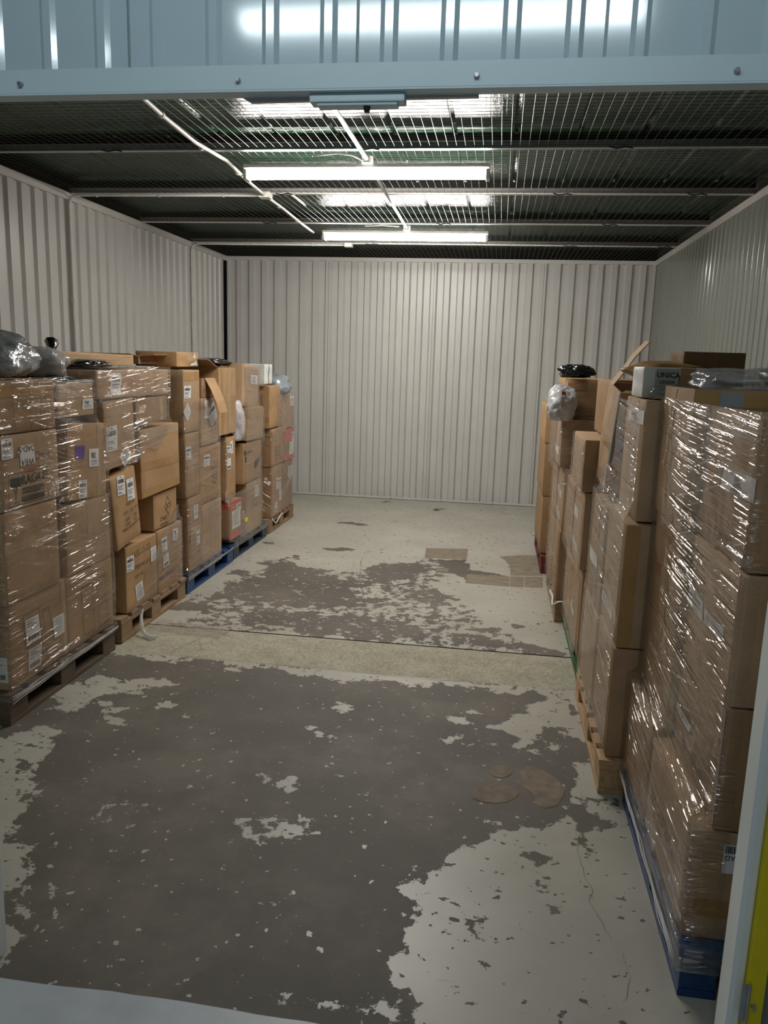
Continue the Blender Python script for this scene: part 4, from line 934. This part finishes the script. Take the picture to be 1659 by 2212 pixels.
# ------------------------------------------------------------------ stretch wrap
def slice_hull(corners, z):
    pts = []
    for cs in corners:
        zs = [c.z for c in cs]
        if min(zs)-.03 > z or max(zs)+.03 < z: continue
        zz = min(max(z, min(zs)+1e-4), max(zs)-1e-4)
        for i in range(8):
            for j in (1, 2, 4):
                k = i ^ j
                if k > i:
                    a, b = cs[i], cs[k]
                    if (a.z-zz)*(b.z-zz) <= 0 and abs(a.z-b.z) > 1e-6:
                        t = (zz-a.z)/(b.z-a.z); pts.append((a.x+(b.x-a.x)*t, a.y+(b.y-a.y)*t))
    return pts
def wrap(pal, z0, z1, ang, label, keep=None, palbox=None, inflate=.010, wr=.003, haze=.05, gain=1.0, freq=1.0, seed=1, rows=None, blurk=3):
    cs = list(BOXES[pal]); 
    if palbox:
        x0, x1, y0, y1 = palbox
        cs.append([Vector((x, y, z)) for x in (x0, x1) for y in (y0, y1) for z in (0.06, .146)])
    allx = [c.x for q in cs for c in q]; ally = [c.y for q in cs for c in q]
    cx, cyy = (min(allx)+max(allx))/2, (min(ally)+max(ally))/2
    hx_, hy_ = (max(allx)-min(allx))/2, (max(ally)-min(ally))/2
    side = -1 if pal[0] == 'L' else 1
    # directions: dense on the aisle face, medium on the near face
    tg = []
    ax = cx-side*hx_
    for y in np.arange(cyy-hy_, cyy+hy_, .016): tg.append((ax, y))
    for u in np.arange(0, 1, .016/(2*hx_)*1.3): tg.append((ax+side*2*hx_*u, cyy+hy_))
    for y in np.arange(cyy+hy_, cyy-hy_, -.10): tg.append((ax+side*2*hx_, y))
    for u in np.arange(1, 0, -.016/(2*hx_)*1.3): tg.append((ax+side*2*hx_*u, cyy-hy_))
    T = np.array(tg)-np.array([cx, cyy]); th = np.arctan2(T[:, 1], T[:, 0]); dirs = np.stack([np.cos(th), np.sin(th)], 1)
    nz = max(8, int((z1-z0)/.016)); zs = np.linspace(z0, z1, nz); R = np.zeros((nz, len(dirs))); last = None
    for i, z in enumerate(zs):
        pts = slice_hull(cs, z)
        if len(pts) < 3: pts = last
        last = pts
        pts = list(pts)+[(cx+a, cyy+b_) for a in (-.12, .12) for b_ in (-.12, .12)]
        P = np.array(sorted(set(pts)))-np.array([cx, cyy])
        # convex hull (monotone chain)
        def half(pp):
            h = []
            for p in pp:
                while len(h) >= 2 and (h[-1][0]-h[-2][0])*(p[1]-h[-2][1])-(h[-1][1]-h[-2][1])*(p[0]-h[-2][0]) <= 0: h.pop()
                h.append(p)
            return h[:-1]
        H = np.array(half(list(P))+half(list(P[::-1])))
        n_ = len(H); r = np.full(len(dirs), 1e9)
        for k in range(n_):
            a, b = H[k], H[(k+1) % n_]; e = b-a; nn = np.array([e[1], -e[0]]); L = np.hypot(*nn)
            if L < 1e-9: continue
            nn = nn/L; dd = nn@a; den = dirs@nn
            r = np.where(den > 1e-6, np.minimum(r, (dd+inflate)/np.maximum(den, 1e-6)), r)
        R[i] = r
    for _ in range(blurk):
        Rp = np.pad(R, ((1, 1), (0, 0)), mode='edge'); R = np.maximum(R, (Rp[:-2]+Rp[2:]+R)/3)
    vs = []; uvs = []; per = np.zeros(len(dirs)+1)
    base = dirs*R[nz//2][:, None]
    for k in range(1, len(dirs)+1): per[k] = per[k-1]+np.hypot(*(base[k % len(dirs)]-base[k-1]))
    nd = len(dirs); ca, sa = math.cos(ang), math.sin(ang)
    for i, z in enumerate(zs):
        for k in range(nd):
            u, v = per[k], z
            q = (u*ca+v*sa, -u*sa+v*ca)
            w = noise.noise(Vector((q[0]*.9, q[1]*11, seed)))*wr*.6 + abs(noise.noise(Vector((q[0]*1.5, q[1]*5, seed+5))))*wr
            rr = R[i, k]+w+wr
            vs.append((cx+dirs[k, 0]*rr, cyy+dirs[k, 1]*rr, z))
    fs = []; fuv = []; na = len(np.arange(cyy-hy_, cyy+hy_, .016)); cover = np.ones((nz, nd))
    if keep:
        for i in range(nz):
            for k in range(nd):
                x, y, z = vs[i*nd+k]
                sd = 'a' if k < na else ('f' if y > cyy+hy_-.05 else ('n' if y < cyy-hy_+.05 else 'b'))
                j = .02*noise.noise(Vector((y*9, z*9, 3))), .02*noise.noise(Vector((y*9, z*9, 9)))
                cover[i, k] = 1.0 if keep(sd, x, y+j[0], z+j[1]) else 0.0
        cover = blur(cover, 2)
    for i in range(nz-1):
        for k in range(nd):
            k2 = (k+1) % nd
            if max(cover[i, k], cover[i+1, k], cover[i, k2], cover[i+1, k2]) < .15: continue
            fs.append((i*nd+k, i*nd+k2, (i+1)*nd+k2, (i+1)*nd+k)); fuv += [(per[k], zs[i]), (per[k+1], zs[i]), (per[k+1], zs[i+1]), (per[k], zs[i+1])]
    me = bpy.data.meshes.new('stretch_wrap'); me.from_pydata(vs, [], fs)
    ul = me.uv_layers.new(name='UVMap'); ul.data.foreach_set('uv', np.array(fuv, np.float32).ravel()); me.shade_smooth()
    me.attributes.new('cover', 'FLOAT', 'POINT').data.foreach_set('value', cover.ravel().astype(np.float32))
    bm = bmesh.new(); bm.from_mesh(me); bmesh.ops.delete(bm, geom=[v for v in bm.verts if not v.link_faces], context='VERTS'); bm.to_mesh(me); bm.free()
    me.materials.append(film_mat('stretch_film', ang, haze, gain, freq, keep is not None))
    o = bpy.data.objects.new('stretch_wrap', me); C.objects.link(o); tag(o, label, 'plastic wrap', 'plastic wrap around the pallet loads'); return o
HEM = bag_mat('gathered_film', (.75, .73, .71), .12, .55)
def hem(w, x, y0, y1, z0, z1, seed, n=5, r=.0024):
    for k in range(n):
        P = []
        for i in range(26):
            t_ = i/25; y = y0+(y1-y0)*t_; q = noise.noise(Vector((t_*5, k*2.7, seed))); q2 = noise.noise(Vector((t_*7, k*1.3, seed+4)))
            P.append((x+.006*q2, y, z0+(z1-z0)*t_+(.009*(k-n/2)*(1+.8*q)+.004*q2)*(1-.75*t_)))
        build('gathered_hem', MB().tube(P, r*(.6+.25*(k % 3)), 6), HEM, w, smooth=True)
def poly_keep(pts):
    P = [tuple(at(x, y, 0, XA)[1:3]) for x, y in pts]
    def f(y, z):
        r = False; n = len(P)
        for i in range(n):
            (x1, y1), (x2, y2) = P[i], P[(i+1) % n]
            if (y1 > z) != (y2 > z) and y < (x2-x1)*(z-y1)/(y2-y1)+x1: r = not r
        return r
    return f
def PB(y0, y1, x0, x1): return (x0, x1, y0, y1)
w_ = wrap('L1', .115, 1.535, -.03, 'clear plastic wrap around the nearest left stack', palbox=(-3.27, -2.075, 3.0, 3.98), haze=.045, gain=1.5, seed=1)
hem(w_, -2.060, 3.0, 3.99, .125, .135, 1)
up2 = poly_keep([A(760, 340), A(1460, 330), A(1440, 860), A(1340, 1050), A(1230, 1065), A(1130, 1190), A(900, 1260), A(780, 700)])
lo2 = poly_keep([A(1530, 1540), A(1500, 1560), B(1380, 390), B(1230, 760), B(1090, 1140), B(1080, 1190), B(1600, 800), B(1600, 150)])
wrap('L2', .125, 1.58, -.10, 'torn clear plastic wrap around the second left stack', keep=lambda s, x, y, z: (up2(y, z) or lo2(y, z)) if s == 'a' else z > 1.2, haze=.11, gain=1.2, seed=2)
w_ = wrap('L3', .10, 1.36, -.05, 'clear plastic wrap around the stack on the bright blue pallet', keep=lambda s, x, y, z: y < 5.74 and (z < 1.12 or (y-5.35)*.5 < 1.36-z), palbox=(-3.28, -2.09, 5.07, 6.05), haze=.06, gain=1.0, seed=3)
hem(w_, -2.078, 5.07, 6.05, .115, .12, 3, 3)
wrap('L4', .10, 1.59, .0, 'clear plastic wrap around the fourth left stack', palbox=(-3.28, -2.10, 6.09, 7.03), keep=lambda s, x, y, z: not (s == 'a' and y < 6.36 and z > .56), haze=.05, gain=1.1, seed=4)
wrap('L5', .16, 1.33, .5, 'clear plastic wrap around the farthest left stack', haze=.06, gain=1.1, seed=5, keep=lambda s, x, y, z: s != 'a' or y > 7.3 or z < 1.0)
w_ = wrap('R1', .085, 1.56, -.07, 'clear plastic wrap around the nearest right stack', palbox=(.565, 1.62, 1.93, 2.90), keep=lambda s, x, y, z: s != 'n' or z < .2 or x < .66, haze=.05, gain=1.9, wr=.003, seed=6)
hem(w_, .548, 1.93, 2.91, .105, .12, 2, 5)
wrap('R2', .14, 1.53, -.06, 'clear plastic wrap around the second right stack', keep=lambda s, x, y, z: (y < 3.5 or z < 1.18+(3.9-y)*.2) if s in 'af' else s != 'n', haze=.08, gain=1.7, seed=7)
wrap('R3', .12, 1.30, .02, 'clear plastic wrap around the stack on the green pallet', haze=.08, gain=1.6, seed=8, keep=lambda s, x, y, z: s != 'n')
wrap('R4', .05, 1.56, .2, 'clear plastic wrap around the fourth right stack', haze=.09, gain=1.6, seed=9, palbox=(.445, 1.6, 5.06, 6.02), keep=lambda s, x, y, z: s != 'n' or z > .9)

# ------------------------------------------------------------------ bags and loose things
def bag(name, label, loc, size, mat, seed=0, cat='bag', rot=0, crump=.16, sub=4, flat=.75, group=None, parts=None):
    t = tag(empty(name, loc, (0, 0, rot)), label, cat, group)
    bm = bmesh.new(); bmesh.ops.create_icosphere(bm, subdivisions=sub, radius=1)
    for v in bm.verts:
        p = v.co.copy(); n1 = noise.noise(p*1.3+Vector((seed, 0, 0))); n2 = noise.turbulence(p*2.6+Vector((0, seed, 0)), 4, True); 
        p = p*(1+.28*n1-crump*abs(n2-.4)*1.8)
        z = p.z; z = max(z, -flat)
        v.co = Vector((p.x*size[0]/2, p.y*size[1]/2, (z+flat)/(1+flat)*size[2]))
    me = bpy.data.meshes.new('bag_body'); bm.to_mesh(me); bm.free(); me.shade_smooth(); me.materials.append(mat)
    o = bpy.data.objects.new('bag_body', me); C.objects.link(o); o.parent = t; return t
def knot(t, off, r, mat, h=.06):
    q = Vector(off); build('bag_neck', MB().tube([q, q+Vector((.005, .01, h*.3)), q+Vector((.01, .02, h*.6)), q+Vector((.0, .04, h)), q+Vector((0, .05, h*1.05))], [r*1.2, r*.8, r*.55, r*.9, r*.2], 7), mat, t, smooth=True)
t = bag('plastic_bag', 'full grey plastic sack lying on the nearest left stack', (-2.28, 3.28, 1.53), (.42, .58, .21), BAGGREY, 3, crump=.2)
t = bag('plastic_bag', 'clear plastic bag knotted with black film behind the grey sack', (-2.30, 3.72, 1.515), (.30, .30, .16), BAGCLEAR, 8, crump=.22); knot(t, (.02, .06, .10), .04, BAGBLACK, .09)
t = bag('plastic_bag', 'flat black plastic bag under wrap at the top of the nearest left stack', (-2.28, 3.70, 1.505), (.36, .34, .035), BAGBLACK, 5)
t = bag('plastic_bag', 'small black plastic bag on the wide flat carton of the second left stack', (-2.24, 4.10, 1.568), (.22, .34, .05), BAGBLACK, 12)
t = bag('plastic_bag', 'hanging grey and pink bundle of clothes in clear film in the fourth left stack', (-2.12, 6.24, .98), (.12, .26, .34), CLOTH, 14, cat='bag', crump=.2)
t = bag('plastic_bag', 'small silver packet with yellow print beside the red-taped carton', (-2.10, 6.33, .15), (.05, .12, .22), BAGCLEAR, 15)
build('yellow_print', MB().box(.026, .032, -.04, .04, .13, .16), YELLOW, t)
t = bag('plastic_bag', 'dark plastic folder lying on top of the fourth left stack', (-2.34, 6.2, 1.595), (.34, .62, .05), BAGBLACK, 16)
t = bag('plastic_bag', 'pale blue-grey bag beside the white box on the farthest left stack', (-2.16, 7.62, 1.31), (.26, .40, .20), BAGBLUE, 17)
t = bag('plastic_bag', 'clear bag full of crumpled film on the nearest right stack', (.83, 2.74, 1.585), (.42, .34, .085), BAGCLEAR, 20)
t = bag('plastic_bag', 'crumpled black plastic bag at the right of the clear bag on the nearest right stack', (.99, 2.72, 1.59), (.30, .34, .10), BAGBLACK, 21)
t = bag('plastic_bag', 'shiny film-wrapped bundle at the near top corner of the second right stack', (.66, 3.05, 1.547), (.22, .12, .055), BAGCLEAR, 22)
t = bag('padded_envelope', 'yellow padded envelope lying behind the white printed box', (.70, 3.55, 1.62), (.34, .30, .07), TAPE, 23, cat='envelope', crump=.05)
t = bag('plastic_bag', 'crinkled white and silver parcel bag hanging high on the fourth right stack', (.40, 5.10, 1.32), (.20, .16, .23), BAGWHITE, 24, crump=.3)
build('red_logo', MB().box(-.012, .012, -.083, -.079, .165, .185), INKRED, t)
t = bag('plastic_bag', 'black plastic bag on top of the fourth right stack', (.48, 5.24, 1.59), (.24, .22, .09), BAGBLACK, 25, crump=.5)
t = bag('plastic_bag', 'dark flat bag along the top of the nearest right stack at the frame edge', (1.30, 2.74, 1.605), (.34, .34, .06), BAGBLACK, 26)
def scrap(label, loc, sx, sy, h, seed, rot=0):
    m = MB(); us = lin(-1, 1, 26)
    def fn(u, v):
        n_ = noise.turbulence(Vector((u*2.2+seed, v*2.2, 0)), 4, True); e = 1+.25*noise.noise(Vector((u*3, v*3, seed)))
        return (u*sx*e*.5, v*sy*e*.5, .004+h*abs(n_)*(1-.6*max(abs(u), abs(v))))
    m.grid(fn, us, us); o = build('film_scrap', m, film_mat('scrap_film', .3, .40, 1.0), None, smooth=True); o.location = loc; o.rotation_euler.z = rot; tag(o, label, 'plastic film'); return o
scrap('crumpled scrap of clear plastic film on the bare floor strip by the left pallets', (-1.80, 4.38, .002), .50, .16, .05, 4, -.15)
o = build('film_tail', MB().tube([(-2.07, 4.33, .13), (-2.055, 4.27, .10), (-2.03, 4.22, .05), (-2.00, 4.20, .012), (-1.95, 4.17, .012), (-1.92, 4.20, .012)], [.005, .010, .015, .013, .018, .006], 9), bag_mat('film_tail_plastic', (.72, .70, .68), .15, .5), smooth=True)
tag(o, 'twisted tail of clear film hanging from the second left pallet to the floor', 'plastic film')
def rope(label, pts, r=.006):
    o = build('twine', MB().tube(pts, r, 7), PVC, smooth=True); tag(o, label, 'string')
rope('white twine tied round the foot of the fourth right stack', [(.52, 5.03, .16), (.46, 5.03, .15), (.425, 5.05, .12), (.43, 5.12, .16), (.425, 5.3, .15)])
rope('white twine tail at the foot of the farthest left stack', [(-2.075, 7.12, .15), (-2.06, 7.2, .09), (-2.055, 7.3, .13), (-2.06, 7.42, .15), (-2.07, 7.5, .13)])
